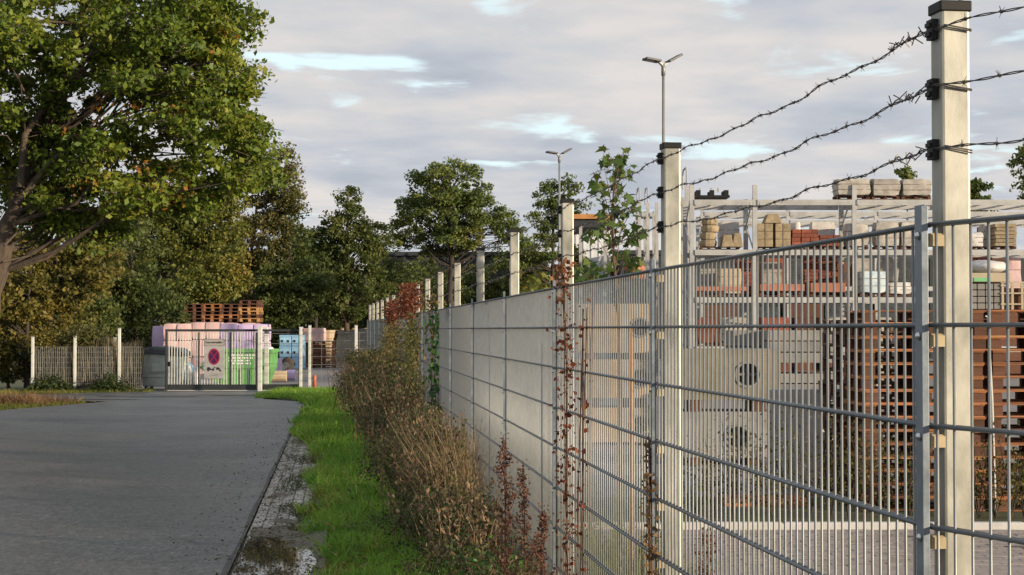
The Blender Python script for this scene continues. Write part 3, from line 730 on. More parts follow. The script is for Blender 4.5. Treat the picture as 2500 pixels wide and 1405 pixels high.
# reed screen behind the left fence (dry reeds, uncountable)
n = 6500; px = rng.uniform(88, 342, n); xx = np.array([PX(p, DG+.5) for p in px])
pos = np.stack([xx, DG+.45+rng.uniform(0, .25, n), np.zeros(n)], 1)
hh = rng.uniform(1.15, 1.5, n) + .12*np.sin(xx*5)
V, Q = blade_arrays(pos, np.stack([rng.normal(0, .05, n), rng.normal(0, .05, n), np.ones(n)], 1), hh, rng.uniform(.012, .03, n), .03)
o = link('reeds', raw_mesh('reeds', V, Q, leaf_mat('reed_screen', [(0, (.085, .075, .045)), (.5, (.17, .145, .085)), (1, (.30, .24, .15))], nscale=2.2, transl=.15)))
settags(o, 'dry brown reeds screening the fence left of the gate', 'reeds', kind='stuff')
for px, lab in ((140, 'thin grey stake behind the boundary fence, between its first two posts'), (281, 'thin grey stake behind the boundary fence, just beside its tallest post')):
    postthing('stake', px-3, px+3, 826, lab, M['galv'], DG+1.6, 'stakes behind the boundary fence', cat='stake')

# ================================================================== YARD BEYOND THE GATE
# grey four-wheeled waste container
d = 44.4; cx, cz1 = PX(393, d), PZ(862, d)
wc = thing('waste_container', 'large grey waste container with slate lid left of the gate', 'container', (cx, d, 0))
W_ = PX(452, d)-PX(346, d)
MB().box((0, .5, .10+(cz1-.1)/2), (W_*.86, .9, cz1-.1), taper=(1.14, 1.14)).build('body', M['binGrey'], wc, bevel=.03)
ld = MB(); 
ld.prism([(-W_*.58, cz1+.0), (W_*.55, cz1-.10), (W_*.55, cz1-.02), (W_*.40, cz1+.12), (-W_*.1, cz1+.18), (-W_*.45, cz1+.12), (-W_*.58, cz1+.06)], -.06, 1.06)
ld.build('lid', M['lidGrey'], wc, bevel=.015)
rb = MB()
for z in (.38, .66, .86): rb.box((0, .03, z), (W_*.93, .05, .03))
rb.build('rib', M['binGrey'], wc)
MB().box((.05, .0, .62), (W_*.5, .04, .22)).build('front_panel', M['binGrey'], wc)
for x in (-W_*.36, W_*.36):
    for y in (.15, .85): 
        wl = MB().lathe([(.07, -.03), (.085, -.02), (.085, .02), (.07, .03)], n=14).build('wheel', M['black'], wc); wl.location = (x, y, .085); wl.rotation_euler = (0, math.pi/2, 0)

# green skip
d = 47.5; x0, x1 = PX(487, d), PX(661, d); zt, zm = PZ(857, d), PZ(898, d)
sk = thing('green_skip', 'open green steel skip loaded behind the gate bars', 'skip', ((x0+x1)/2, d, 0)); o0 = ((x0+x1)/2, d, 0)
poly = [(x0+.55, .06), (x1-.22, .06), (x1-.02, zm), (x1, zt), (x0+.35, zt), (x0, zm)]
body = MB().prism(poly, d, d+1.5); body.f.pop(5)   # open top
body.build('hull', M['green'], sk, origin=o0)
rim = MB(); rim.box(((x0+.35+x1)/2, d-.03, zt), (x1-x0-.3, .10, .09)); rim.box(((x0+.35+x1)/2, d+1.53, zt), (x1-x0-.3, .10, .09)); rim.box((x1, d+.75, zt), (.09, 1.5, .09))
rim.build('rim', M['green'], sk, origin=o0)
for k in range(6): MB().box((x0+.7+k*.27, d-.025, zm/2), (.06, .05, zm-.1)).build('rib', M['green'], sk, origin=o0)
MB().box(((x0+x1)/2+.1, d-.03, zm), (x1-x0-.25, .06, .05)).build('rail', M['green'], sk, origin=o0)
tx = MB()
for r, (z, a, b) in enumerate(((zm+.36, .92, 1.55), (zm+.28, .84, 1.50), (zm+.20, .84, 1.42), (zm+.12, .86, 1.52))):
    x = x0 + a
    while x < x0 + b:
        q = random.uniform(.05, .13); tx.box((x+q/2, d-.004, z), (q, .006, .042)); x += q+.03
tx.build('white_lettering', M['white'], sk, origin=o0)
for px in (504, 652):
    q = MB().box((PX(px, d), d-.07, zm+.02), (.13, .02, .10)); q.build('warning_plate', M['white'], sk, origin=o0)
    MB().bar((PX(px, d)-.05, d-.085, zm+.06), (PX(px, d)+.05, d-.085, zm-.02), .01, .04).build('red_stripe', M['orange'], sk, origin=o0)

def bulge_box(sx, sy, sz, b=.03, seg=3, wob=.012, seed=0):
    """a soft wrapped block: rounded edges, slightly uneven faces"""
    mb = MB(); r = random.Random(seed)
    g = [[], []]
    def sh(u, v, w_):
        p = Vector((u, v, w_)); q = Vector((max(-1, min(1, u)), max(-1, min(1, v)), max(-1, min(1, w_))))
        k = 1 - .03*(abs(u*v)**3 + abs(u*w_)**3 + abs(v*w_)**3)
        nx = mnoise.noise(Vector((u*1.7+seed, v*1.7, w_*1.7)))*wob
        return (u*sx/2*k + nx*u, v*sy/2*k + nx*v, w_*sz/2*k + nx*w_ + sz/2)
    n = 5
    for ax in range(3):
        for s in (-1, 1):
            base = len(mb.v)
            for i in range(n+1):
                for j in range(n+1):
                    a, c = -1+2*i/n, -1+2*j/n
                    uvw = [0, 0, 0]; uvw[ax] = s; uvw[(ax+1) % 3] = a; uvw[(ax+2) % 3] = c
                    mb.v.append(sh(*uvw))
            for i in range(n):
                for j in range(n):
                    q = base+i*(n+1)+j; f = (q, q+n+1, q+n+2, q+1)
                    mb.f.append(f if s > 0 else f[::-1])
    return mb

# pink and lilac insulation packs, three tiers of six
d = 60.0; xs = [PX(v, d) for v in (398, 432, 468, 501, 537, 580, 618, 652)]
zt = PZ(790, d); tiers = 3; nm = ['bottom', 'middle', 'top']; k = 0
nmc = ['first', 'second', 'third', 'fourth', 'fifth', 'sixth', 'seventh', 'eighth']
for c in range(7):
    for r in range(tiers):
        col = 'pink' if c < 4 else 'lilac'
        wd = xs[c+1]-xs[c]; h = zt/tiers*(1.0 + (.03 if c in (2, 3) else -.01 if c > 4 else 0))
        k += 1
        o = bulge_box(wd*.985, 1.1, h*.99, seed=k).build('insulation_pack', M[col], None, True)
        o.location = ((xs[c]+xs[c+1])/2, d+.55+random.uniform(-.04, .04), r*h)
        settags(o, f'{col} wrapped insulation pack, {nm[r]} tier, {nmc[c]} column from the waste container', 'insulation', 'insulation packs stacked behind the gate')
for r in range(2):
    o = bulge_box(.5, .9, .9, seed=60+r).build('insulation_pack', M['lilac'], None, True); o.location = (PX(392, 61.3), 61.4, r*.88)
    settags(o, f'lilac insulation pack standing left behind the pink stack, {("lower","upper")[r]} one', 'insulation', 'insulation packs stacked behind the gate')
# second row of packs behind carries the pallets
d2 = 66.5; zb = 1.95
for c in range(4):
    x = PX(479 + c*44.3, 67.2)
    o = bulge_box(.74, 1.2, zb, seed=80+c).build('insulation_pack', M['pink'], None, True); o.location = (x, 67.2, 0)
    settags(o, f'pink insulation block mostly hidden under the {nmc[c]} far pallet stack', 'insulation', 'insulation packs stacked behind the gate')

# ---- pallets: thing > deck_board, bearer, block
def make_pallet(name, label, group, m, L_=1.2, W2=.8, H=.144, front='long'):
    t = thing(name, label, 'pallet', (0, 0, -50), 0, group)
    th = .0125
    for k in range(5):
        y = -W2/2 + .05 + k*(W2-.1)/4
        MB().box((0, y, H-th/2), (L_, .12 if k % 2 == 0 else .10, th)).build('deck_board', m, t)
    for x in (-L_/2+.07, 0, L_/2-.07):
        MB().box((x, 0, H-th*1.5-.0005), (.13, W2, th)).build('bearer', m, t)
        for y in (-W2/2+.05, 0, W2/2-.05):
            MB().box((x, y, (H-2*th+th)/2), (.12, .07, H-3*th-.002)).build('block', M['wood_dark'], t)  # dark wood on every block: shade of the recess put into the colour
    for y in (-W2/2+.05, 0, W2/2-.05):
        MB().box((0, y, th/2), (L_, .10, th)).build('skid', m, t)
    return t
pal = {k: make_pallet('pallet', 'x', 'x', M[k]) for k in ('wood', 'wood_dark', 'wood_light')}
pal_small = {}
for k in pal:
    # far pallets: same pieces at the size where only deck, blocks and skids still show
    mb = MB()
    for kk in range(3): mb.box((0, -.34+kk*.34, .011), (1.2, .10, .022))
    deck = MB(); deck.box((0, 0, .125), (1.2, .8, .034))
    t = thing('pallet', 'x', 'pallet', (0, 0, -50)); deck.build('deck', M[k], t)
    mb.build('skids', M[k], t); bl = MB()
    for x in (-.53, 0, .53):
        for y in (-.35, 0, .35): bl.box((x, y, .065), (.13, .10, .086))
    bl.build('blocks', M[k], t); pal_small[k] = t
protos = list(pal.values()) + list(pal_small.values())
def put_pallet(kind, loc, rz, label, group, small=False, sc_=1.0):
    o = copy_tree((pal_small if small else pal)[kind], loc, rz); o['label'] = label; o['group'] = group
    if sc_ != 1.0: o.scale = (sc_,)*3
    return o
colr = [['wood_dark']*6, ['wood', 'wood', 'wood_dark', 'wood', 'wood', 'wood_dark'], ['wood_dark', 'wood', 'wood_dark', 'wood_dark', 'wood_dark', 'wood_dark'], ['wood_light', 'wood_dark', 'wood_light', 'wood_light', 'wood_dark', 'wood_dark']]
for c in range(4):
    x = PX(479 + c*44.3, 67)
    for r in range(6 if c == 3 else 5):
        kd = colr[c][r]; desc = {'wood': 'orange brown', 'wood_dark': 'dark brown', 'wood_light': 'pale yellow'}[kd]
        put_pallet(kd, (x + random.uniform(-.02, .02), 67.1, zb + .01 + r*.146), math.pi/2 + random.uniform(-.02, .02), f'{desc} pallet above the insulation, {nmc[c]} far stack, {nmc[r]} layer up', 'pallets stacked above the insulation packs', True)

# small finds near the gate
def rnd_lump(sx, sy, sz, seed, n=10, m=12):
    mb = MB(); pr = []
    for i in range(n+1):
        a = -math.pi/2 + math.pi*i/n
        for k in range(m):
            b = 2*math.pi*k/m; u = Vector((math.cos(a)*math.cos(b), math.cos(a)*math.sin(b), math.sin(a)))
            q = 1 + .28*mnoise.noise(u*1.8 + Vector((seed*3.1, 0, 0)))
            mb.v.append((u.x*sx/2*q, u.y*sy/2*q, max((u.z*.5+.46)*sz*q, 0)))
    for i in range(n):
        for k in range(m):
            a0 = i*m+k; a1 = i*m+(k+1) % m
            mb.f.append((a0, a1, a1+m, a0+m))
    return mb
o = rnd_lump(.30, .3, .24, 3).build('rubbish_bag', M['white'], None, True); o.location = (PX(656, 48), 48.2, PZ(866, 48)); settags(o, 'crumpled white bag heaped on the corner of the green skip', 'bag')
for i, (px, py, dd, wd, hh, m) in enumerate(((455, 941, 45.2, .34, .75, 'white'), (470, 941, 45.0, .28, .5, 'white'), (480, 942, 44.8, .22, .62, 'wrapwhite'), (463, 940, 45.6, .25, .78, 'blue'))):
    o = rnd_lump(wd, .3, hh, i+5).build('rubbish_bag', M[m], None, True); o.location = (PX(px, dd), dd, 0)
    settags(o, ['tall white sack leaning behind the first gate bars', 'low white sack between the taller ones behind the gate', 'narrow off white sack nearest the green skip', 'pale blue sack behind the white ones'][i], 'sack', 'sacks behind the gate')
d = 53.0
o = MB().prism([(PX(655, d), .02), (PX(684, d), .02), (PX(684, d), PZ(876, d)), (PX(674, d), PZ(876, d)), (PX(671, d), PZ(893, d))], d, d+.5).build('foam_offcut', M['lilac']); settags(o, 'lilac foam offcut standing on end beside the skip', 'foam', 'foam pieces lying in the yard')
o = MB().tube([(PX(664, 51), 51, .2), (PX(700, 51), 51, .2)], .17, 12).build('foam_roll', M['concrete_tan'], None); settags(o, 'cream coloured roll lying on the yard beside the skip', 'roll', 'foam pieces lying in the yard')
o = MB().tube([(PX(699, 52), 52, .2), (PX(722, 52), 52, .2)], .17, 12).build('foam_roll', M['lilac'], None); settags(o, 'lilac roll lying on the yard behind the gate tail', 'roll', 'foam pieces lying in the yard')
for px, dd in ((768, 44.6),):
    t = thing('marker_post', 'short orange marker post beside the gate fence', 'marker', (PX(px, dd), dd, 0))
    MB().lathe([(.055, 0), (.055, .36), (.045, .40), (.01, .42)], n=12).build('tube', M['orangetube'], t, True); MB().lathe([(.09, 0), (.09, .02)], n=12).build('foot', M['orangetube'], t)
# blue crates behind the gate tail
d = 68.5
for c in range(2):
    for r in range(3):
        x0, x1 = PX(682 + c*30, d), PX(711 + c*30, d); h = PZ(818, d)/3
        t = thing('plastic_crate', f'light blue plastic crate, {nm[r]} of the {("stack beside the skip","stack beside the brown board pile")[c]}', 'crate', ((x0+x1)/2, d+.4, r*h), 0, 'blue crates behind the gate')
        MB().box((0, 0, h/2), (x1-x0-.01, .8, h-.01), taper=(1.0, 1.0)).build('body', M['blue'], t, bevel=.02)
        MB().box((0, 0, h-.05), (x1-x0, .83, .06)).build('rim', M['blue'], t)
        for s in (-1, 1): MB().box((s*(x1-x0)*.25, -.41, h*.45), (.07, .04, .09)).build('handle', M['black'], t)
# scrap heap before the crates
for i in range(9):
    px = random.uniform(678, 712); dd = random.uniform(64, 67); o = rnd_lump(random.uniform(.3, .6), .4, random.uniform(.2, .6), 40+i).build('scrap_piece', M['barkdark' if i % 2 else 'gravelpile'], None, True); o.location = (PX(px, dd), dd, 0)
    settags(o, f'{("dark brown", "dark grey")[(i+1) % 2]} scrap piece heaped before the blue crates, {nmc[i//2]} along the heap', 'scrap', 'scrap heaped before the blue crates')
# brown board packs and concrete block bay right of the gate
d = 72.0
for r in range(2):
    z0, z1 = (PZ(838, d), PZ(801, d)) if r else (.0, PZ(842, d))
    o = bulge_box(PX(788, d)-PX(738, d), 1.4, z1-z0, seed=90+r).build('board_pack', M['pink' if r else 'wood_dark'], None, True); o.location = (PX(764, d), d+.7, z0)
    settags(o, 'pinkish wrapped board pack on top of the dark one' if r else 'dark brown board pack beside the concrete bay', 'pack', 'board packs by the concrete bay')
for r in range(8):
    put_pallet('wood_dark', (PX(788, 70), 70.2, r*.146), 0, f'dark pallet leaning pile before the concrete bay, {nmc[r]} from the ground', 'pallets before the concrete bay', True, .85)
lego = []
def lego_block(px_w, dpt, hgt, m):
    mb = MB().box((0, 0, hgt/2), (px_w, dpt, hgt-.015)); 
    st = MB()
    for i in range(2): st.lathe([(.11, hgt-.01), (.11, hgt+.05), (.075, hgt+.09)], ((i-.5)*px_w*.5, 0, 0), 12)
    return mb, st
def put_block(x, y, z, wd, dp, h, m, label, rz=0, studs=True, grp='concrete blocks of the storage bay'):
    t = thing('concrete_block', label, 'block', (x, y, z), rz, grp); a, b = lego_block(wd, dp, h, m)
    a.build('body', m, t, bevel=.015)
    if studs: b.build('studs', m, t)
    return t
d = 74.5; hb = PZ(806, d)/4
for c in range(5):
    for r in range(4):
        x = PX(806, d) + .55 + c*1.1
        put_block(x, d+2.4, r*hb, 1.08, .55, hb, M['stone'], f'brown back wall block of the storage bay, {nmc[r]} course, {nmc[c]} from open end', studs=r == 3)
for c in range(3):
    for r in range(4):
        put_block(PX(797, d), d - .3 + c*.9, r*hb, .5, .88, hb, M['concrete_tan'], f'tan side wall block of the storage bay, {nmc[r]} course, {nmc[c]} from front', studs=False)
gp = heightfield('gravel_heap', M['gravelpile'], lambda u, v: (PX(803, d)+.3+u*6.4, d-1.3+v*3.4, max(.0, min(1.62, (v*2.6)*(1.1-abs(u-.55)*.5)) + .12*mnoise.noise(Vector((u*9, v*5, 1))))), 30, 18, kind=None)
settags(gp, 'dark gravel heaped inside the concrete storage bay', 'gravel', kind='stuff')

# ================================================================== LAMP POSTS
def lamp(px, d, label, yaw):
    hp = 8.15; t = thing('lamp_post', label, 'lamp post', (PX(px, d), d, 0), yaw, 'yard lamp posts')
    MB().tube([(0, 0, 0), (0, 0, 1.2)], .075, 14).build('base_sleeve', M['lamp_steel'], t, True)
    MB().tube([(0, 0, 1.2), (0, 0, hp-.25)], [.052, .034], 12).build('pole', M['lamp_steel'], t, True)
    MB().tube([(0, 0, hp-.28), (0, 0, hp)], .052, 12).build('spigot', M['lamp_steel'], t, True)
    for s in (-1, 1):
        tilt = .50 if s > 0 else .12
        ar = MB().bar((0, 0, hp-.04), (s*.14, 0, hp+.07), .09, .05).build('arm', M['lamp_steel'], t)
        a, b = Vector((s*.11, 0, hp+.06)), Vector((s*.11 + s*.40*math.cos(tilt), 0, hp+.06+.40*math.sin(tilt)))
        h = MB().bar(a, b, .30, .055).build('lamp_head', M['lampdark'], t, bevel=.012)
        q0 = a.lerp(b, .42); q1 = a.lerp(b, .92); dn = Vector((s*math.sin(tilt), 0, -math.cos(tilt)))*.03
        MB().bar(q0+dn, q1+dn, .22, .012).build('lens', M['lampglass'], h)
    return t
lamp(1621, 40, 'tall twin headed lamp post rising behind the second fence post', .35)
lamp(1366, 61, 'farther twin headed lamp post rising behind the third fence post', .35)
lamp(2351, 26.5, 'lamp post right behind the nearest fence post, its heads above the picture', .35)

# ================================================================== RACKS AND GOODS
def rack(name, label, d, uprights, depth, levels, top, brace_at=(), hoops=(), single=False):
    t = thing(name, label, 'storage rack', (uprights[0], d, 0)); o0 = (uprights[0], d, 0)
    for x in uprights:
        for y in (d, d+depth):
            tp = top if y == d else top-.25
            u = MB(); u.box((x-.055, y, tp/2), (.012, .10, tp)); u.box((x+.055, y, tp/2), (.012, .10, tp)); u.box((x, y-.044, tp/2), (.098, .012, tp))
            u.build('upright', M['rack'], t, origin=o0)
        br = MB(); z = .3; s = 0
        while z < top-1:
            a, b = (d+.04, d+depth-.04) if s % 2 == 0 else (d+depth-.04, d+.04)
            br.bar((x, a, z), (x, b, z+.85), .03, .05); z += .85; s += 1
        br.build('frame_brace', M['galv'], t, origin=o0)
    for z in levels:
        for a, b in zip(uprights[:-1], uprights[1:]):
            for y in (d-.055, d+depth+.055):
                bm = MB().box(((a+b)/2, y, z-.05), (b-a-.14, .05, .09)); bm.box(((a+b)/2, y-.004, z-.125), (b-a-.15, .045, .055))
                bm.build('beam', M['rack'], t, origin=o0)
            cr = MB()
            for k in range(4): cr.box((a+(b-a)*(k+.5)/4, d+depth/2, z-.05), (.05, depth, .04))
            cr.build('cross_bar', M['rack'], t, origin=o0)
    for x in hoops:
        MB().tube([(x, d, top), (x, d, top+.45), (x, d+.2, top+.6), (x, d+depth-.2, top+.6), (x, d+depth, top+.45), (x, d+depth, top)], .03, 6).build('safety_hoop', M['rack'], t, origin=o0)
    return t
DR = 44.3
lv = [PZ(y, DR) for y in (846, 726, 610, 488)]
ups = [PX(v, DR) for v in (1690, 1844, 2087, 2331, 2575)]
rack('pallet_rack', 'long pale steel pallet rack loaded with paving and stone behind the fence', DR, ups, 1.75, lv, PZ(452, DR))
rack('pallet_rack', 'second pale steel rack standing behind the loaded one', 57.0, [PX(v, 57) for v in (1716, 1925, 2140, 2350, 2560)], 1.5, [PZ(y, 57) for y in (700, 610, 517, 538)], PZ(505, 57))
rack('pallet_rack', 'narrow end rack with bent tube hoops beside the second fence post', 51.0, [PX(1657, 51), PX(1678, 51)], 1.2, [PZ(y, 51) for y in (610, 490)], PZ(455, 51), hoops=[PX(1657, 51), PX(1678, 51)])
rack('pallet_rack', 'far end rack with hoops behind the maple sapling', 63.0, [PX(1562, 63), PX(1582, 63), PX(1604, 63)], 1.2, [PZ(y, 63) for y in (640, 520)], PZ(495, 63), hoops=[PX(1562, 63), PX(1582, 63)])

def pack(name, label, cat, x0, x1, y0, y1, d, m, group, style='wrap', dep=None, on_pallet=True, kd='wood_dark'):
    """goods on a shelf: picture columns x0..x1 and rows y0 (top)..y1 (underside) at depth d give its true place and size"""
    X0, X1 = PX(x0, d), PX(x1, d); zb_, zt_ = PZ(y1, d), PZ(y0, d); wd = X1-X0; dp = dep or min(max(wd, .6), 1.1)
    cx = (X0+X1)/2; yc = d + dp/2
    if on_pallet:
        put_pallet(kd, (cx, yc, zb_), 0, (lambda q: q if len(q.split()) <= 16 else 'pallet under ' + label)(f'dark pallet under the {label}'), 'pallets on the rack shelves', True, max(.35, min(wd/1.2, 1.0)))
        zb_ += .144*max(.35, min(wd/1.2, 1.0))
    h = max(zt_-zb_, .08)
    t = thing(name, label, cat, (cx, yc, zb_), random.uniform(-.04, .04), group)
    if style == 'wrap':
        bulge_box(wd*.98, dp*.98, h, wob=.03, seed=random.randint(0, 999)).build('wrapping', m, t, True)
        for z in (h*.33, h*.66): MB().box((0, 0, z), (wd*.99, dp*.99, .012)).build('band', M['strap'], t)
    elif style == 'blocks':
        nx, nz = 2, max(2, int(h/.18))
        for i in range(nx):
            for k in range(nz): MB().box((-wd/2+wd*(i+.5)/nx, 0, h*(k+.5)/nz), (wd/nx-.008, dp, h/nz-.008)).build('stone', m, t, bevel=.008)
        MB().box((0, -dp/2-.004, h/2), (.02, .006, h)).build('strap', M['strap'], t)
    elif style == 'bricks':
        ny = max(2, int(h/.10)); 
        for k in range(ny):
            nx = max(3, int(wd/.24)); 
            for i in range(nx):
                MB().box((-wd/2+wd*(i+.5)/nx+random.uniform(-.02, .02), random.uniform(-.02, .02), h*(k+.5)/ny), (wd/nx-.012, dp, h/ny-.01)).build('brick', m, t)
    elif style == 'round':
        nk = 4
        for k in range(nk):
            r = wd/2*random.uniform(.86, 1.0); g = h/nk
            q = MB().lathe([(r*.86, 0.004), (r*.97, g*.12), (r*1.02, g*.45), (r*.98, g*.82), (r*.84, g*.985)], n=13)
            q.v = [(x*(1+.10*mnoise.noise(Vector((x*6+k*3, y*6, z*9)))), y*(1+.10*mnoise.noise(Vector((x*6, y*6+k*5, z*9)))), z) for x, y, z in q.v]
            o = q.build('stone', m, t, False); o.location = (random.uniform(-.03, .03), 0, k*g)
    elif style == 'slabs':
        nk = max(3, int(h/.10))
        for k in range(nk): MB().box((random.uniform(-.02, .02), random.uniform(-.02, .02), h*(k+.5)/nk), (wd*random.uniform(.9, 1), dp, h/nk-.015)).build('slab', m, t)
    elif style == 'wedge':
        MB().box((0, 0, h/2), (wd, dp, h), taper=(.62, .8)).build('stone', m, t, bevel=.01)
    elif style == 'box':
        MB().box((0, 0, h/2), (wd, dp, h)).build('body', m, t, bevel=.01)
    return t
G_ = 'goods on the pallet rack'
y4, y3, y2, y1 = 486, 608, 724, 844
pack('paving_pack', 'grey wrapped paving pack on top shelf, first of the three', 'pack', 2047, 2129, 436, y4, DR, M['wrap'], G_)
pack('paving_pack', 'tan wrapped paving pack on top shelf, middle of three', 'pack', 2133, 2201, 436, y4, DR, M['wrap'], G_)
pack('paving_pack', 'grey wrapped paving pack on top shelf, beside the nearest fence post', 'pack', 2206, 2278, 437, y4, DR, M['wrap'], G_)
pack('stone_stack', 'stack of four rough round sandstones on the second shelf', 'stones', 1712, 1757, 531, y3, DR, M['stone'], G_, 'round', kd='wood_dark')
pack('paving_pack', 'pale wrapped pack behind the rough round stones', 'pack', 1757, 1808, 541, y3, DR+.8, M['wrapwhite'], G_)
pack('stone_wedge', 'dark tapered stone beside the round stones', 'stone', 1763, 1793, 574, y3-5, DR, M['stone'], G_, 'wedge', on_pallet=False)
pack('stone_wedge', 'tan tapered stone next to the rack upright', 'stone', 1790, 1816, 569, y3-5, DR, M['stone'], G_, 'wedge', on_pallet=False)
pack('stone_bundle', 'strapped tan stone bundle standing first on its pallet by the upright', 'stones', 1851, 1889, 546, y3, DR, M['stone'], G_, 'blocks')
pack('stone_bundle', 'strapped tan stone bundle next to the red bricks', 'stones', 1893, 1931, 546, y3, DR, M['stone'], G_, 'blocks')
pack('stone_wedge', 'single tapered stone set on top of two strapped bundles', 'stone', 1868, 1911, 523, 545, DR, M['stone'], G_, 'wedge', on_pallet=False)
pack('brick_pack', 'taller stack of rough red bricks on the second shelf', 'bricks', 1934, 2000, 560, y3, DR, M['brickred'], G_, 'bricks')
pack('brick_pack', 'low stack of rough red bricks beside the taller one', 'bricks', 2004, 2056, 574, y3, DR, M['brickred'], G_, 'bricks')
pack('paving_pack', 'white wrapped bulky pack behind the red bricks', 'pack', 1984, 2042, 541, y3, DR+.9, M['wrapwhite'], G_)
pack('paving_pack', 'small white wrapped pack behind the strapped bundles', 'pack', 1936, 1957, 543, y3, DR+.9, M['wrapwhite'], G_)
pack('paving_pack', 'grey slab pack right after the third rack upright', 'pack', 2068, 2124, 546, y3, DR, M['wrap'], G_)
pack('paving_pack', 'light grey wrapped pack under the sloping rail end', 'pack', 2140, 2198, 541, y3, DR, M['wrap'], G_)
pack('paving_pack', 'dark grey wrapped pack touching the near cover strip', 'pack', 2202, 2258, 541, y3, DR, M['wrap'], G_)
pack('cement_bag_pile', 'white bag bundle on its pallet right of the nearest post', 'bags', 2366, 2405, 568, y3, DR, M['wrapwhite'], G_)
pack('slab_pile', 'layered tan slabs on a raised pallet right of the nearest post', 'slabs', 2432, 2486, 546, y3, DR, M['stone'], G_, 'slabs')
pack('paving_pack', 'dark wrapped pack between white bags and layered slabs', 'pack', 2404, 2430, 546, y3, DR+.6, M['wrap'], G_)
pack('paving_pack', 'beige wrapped pack on the third shelf beside the first upright', 'pack', 1755, 1812, 655, y2, DR, M['concrete_tan'], G_)
pack('clay_crate', 'long orange clay load on the third shelf under the beige pack', 'load', 1698, 1822, 700, y2, DR-.02, M['orange'], G_, 'box', dep=.9, on_pallet=True)
pack('clay_crate', 'orange clay load on the third shelf, first right of the second upright', 'load', 1856, 1964, 694, y2, DR, M['orange'], G_, 'box')
pack('clay_crate', 'orange clay load on the third shelf, next to the third upright', 'load', 1981, 2066, 691, y2, DR, M['orange'], G_, 'box')
pack('paving_pack', 'grey wrapped pack on the third shelf behind the orange loads', 'pack', 1858, 1912, 640, y2, DR+.95, M['wrap'], G_)
pack('brick_pack', 'dark red brick pack on the third shelf behind the orange loads', 'bricks', 1965, 2000, 628, y2, DR+.95, M['brickred'], G_, 'bricks')
pack('brick_pack', 'red brick pack on the third shelf beside the third upright', 'bricks', 2008, 2046, 628, y2, DR+.95, M['brickred'], G_, 'bricks')
pack('paving_pack', 'bluish wrapped pack on the third shelf by the first upright', 'pack', 1712, 1752, 635, y2, DR+.9, M['wrap'], G_)
pack('brick_pack', 'red brick pack in the shade of the third shelf by the first upright', 'bricks', 1800, 1840, 635, y2, DR+.9, M['brickred'], G_, 'bricks')
pack('paving_pack', 'blue and white wrapped pack on the third shelf', 'pack', 2102, 2166, 662, y2, DR, M['wrapblue'], G_)
pack('paving_pack', 'grey board pack behind the blue and white one', 'pack', 2150, 2196, 626, y2, DR+.9, M['wrap'], G_)
pack('paving_pack', 'white sagging bag beside the near cover strip on third shelf', 'bag', 2172, 2226, 690, y2, DR, M['wrapwhite'], G_)
pack('brick_pack', 'red packs right of the nearest post on the third shelf', 'bricks', 2368, 2425, 628, y2, DR+.5, M['brickred'], G_, 'bricks')
pack('paving_pack', 'pinkish wrapped pack right of the nearest post on the third shelf', 'pack', 2462, 2496, 628, y2, DR+.3, M['pink'], G_)
for i, (a, b, m, lab) in enumerate(((1705, 1752, 'brickred', 'dark red pack on the lowest shelf by the first upright'), (1760, 1826, 'wrap', 'grey pack on the lowest shelf before the second upright'), (1860, 1930, 'brickred', 'dark red pack on the lowest shelf after the second upright'),
      (1940, 2010, 'wood_dark', 'brown crate load on the lowest shelf'), (2020, 2075, 'wrap', 'grey pack on the lowest shelf before the third upright'), (2105, 2180, 'wrap', 'grey pack on the lowest shelf after the third upright'))):
    pack('paving_pack', lab, 'pack', a, b, 775, y1, DR+.5, M[m], G_, 'wrap')
    pack('paving_pack', lab.replace('lowest shelf', 'ground'), 'pack', a, b, 885, 954, DR+.5, M[m], G_, 'wrap')
for i, (a, b, y0_, y1_, m_, lab) in enumerate(((1722, 1790, 628, 698, 'gravelpile', 'dark pack on the rear rack behind the beige pack'), (1795, 1860, 640, 698, 'wood_dark', 'brown load on the rear rack behind the second upright'), (1870, 1920, 630, 698, 'brickred', 'red brown pack on the rear rack, third shelf'),
        (1930, 2000, 632, 698, 'gravelpile', 'dark pack on the rear rack behind the red bricks'), (2005, 2075, 640, 698, 'wood_dark', 'brown load on the rear rack behind the third upright'), (2082, 2135, 630, 698, 'wrap', 'grey pack on the rear rack behind the blue pack'), (2148, 2230, 628, 698, 'gravelpile', 'dark pack on the rear rack by the near cover strip'),
        (1722, 1800, 745, 926, 'wood_dark', 'tall dark load standing under the rear rack by the first upright'), (1805, 1905, 750, 926, 'gravelpile', 'tall dark load standing under the rear rack by the second upright'), (1915, 2010, 740, 926, 'wood_dark', 'tall brown load standing under the rear rack'), (2015, 2130, 745, 926, 'gravelpile', 'tall dark load standing under the rear rack by the third upright'), (2140, 2260, 742, 926, 'gravelpile', 'tall dark load under the rear rack by the near cover strip'), (2355, 2500, 742, 926, 'wood_dark', 'tall dark load under the rear rack right of the nearest post'), (2360, 2480, 630, 698, 'wood_dark', 'brown load on the rear rack right of the nearest post'))):
    pack('shade_dark_load', lab, 'load', a, b, y0_, y1_, 57.0, M[m_], 'dark loads added on the rear rack', 'box', dep=1.2, on_pallet=False)  # added goods; shaded depth behind the shelves put into their dark colours
bp_ = thing('black_pallet', 'black plastic pallet lying upside down on the top shelf corner, legs up', 'pallet', (PX(1742, DR), DR+.45, PZ(482, DR)))
MB().box((0, 0, .03), (.92, .8, .06)).build('deck', M['black'], bp_)
for x in (-.38, 0, .38):
    for y in (-.32, 0, .32): MB().box((x + random.uniform(-.02, .02), y, .13), (.12, .12, .14)).build('foot', M['black'], bp_)
for x in (-.30, .02, .2): MB().box((x, .1, .24), (.05, .05, .12)).build('bracket', M['galv'], bp_)
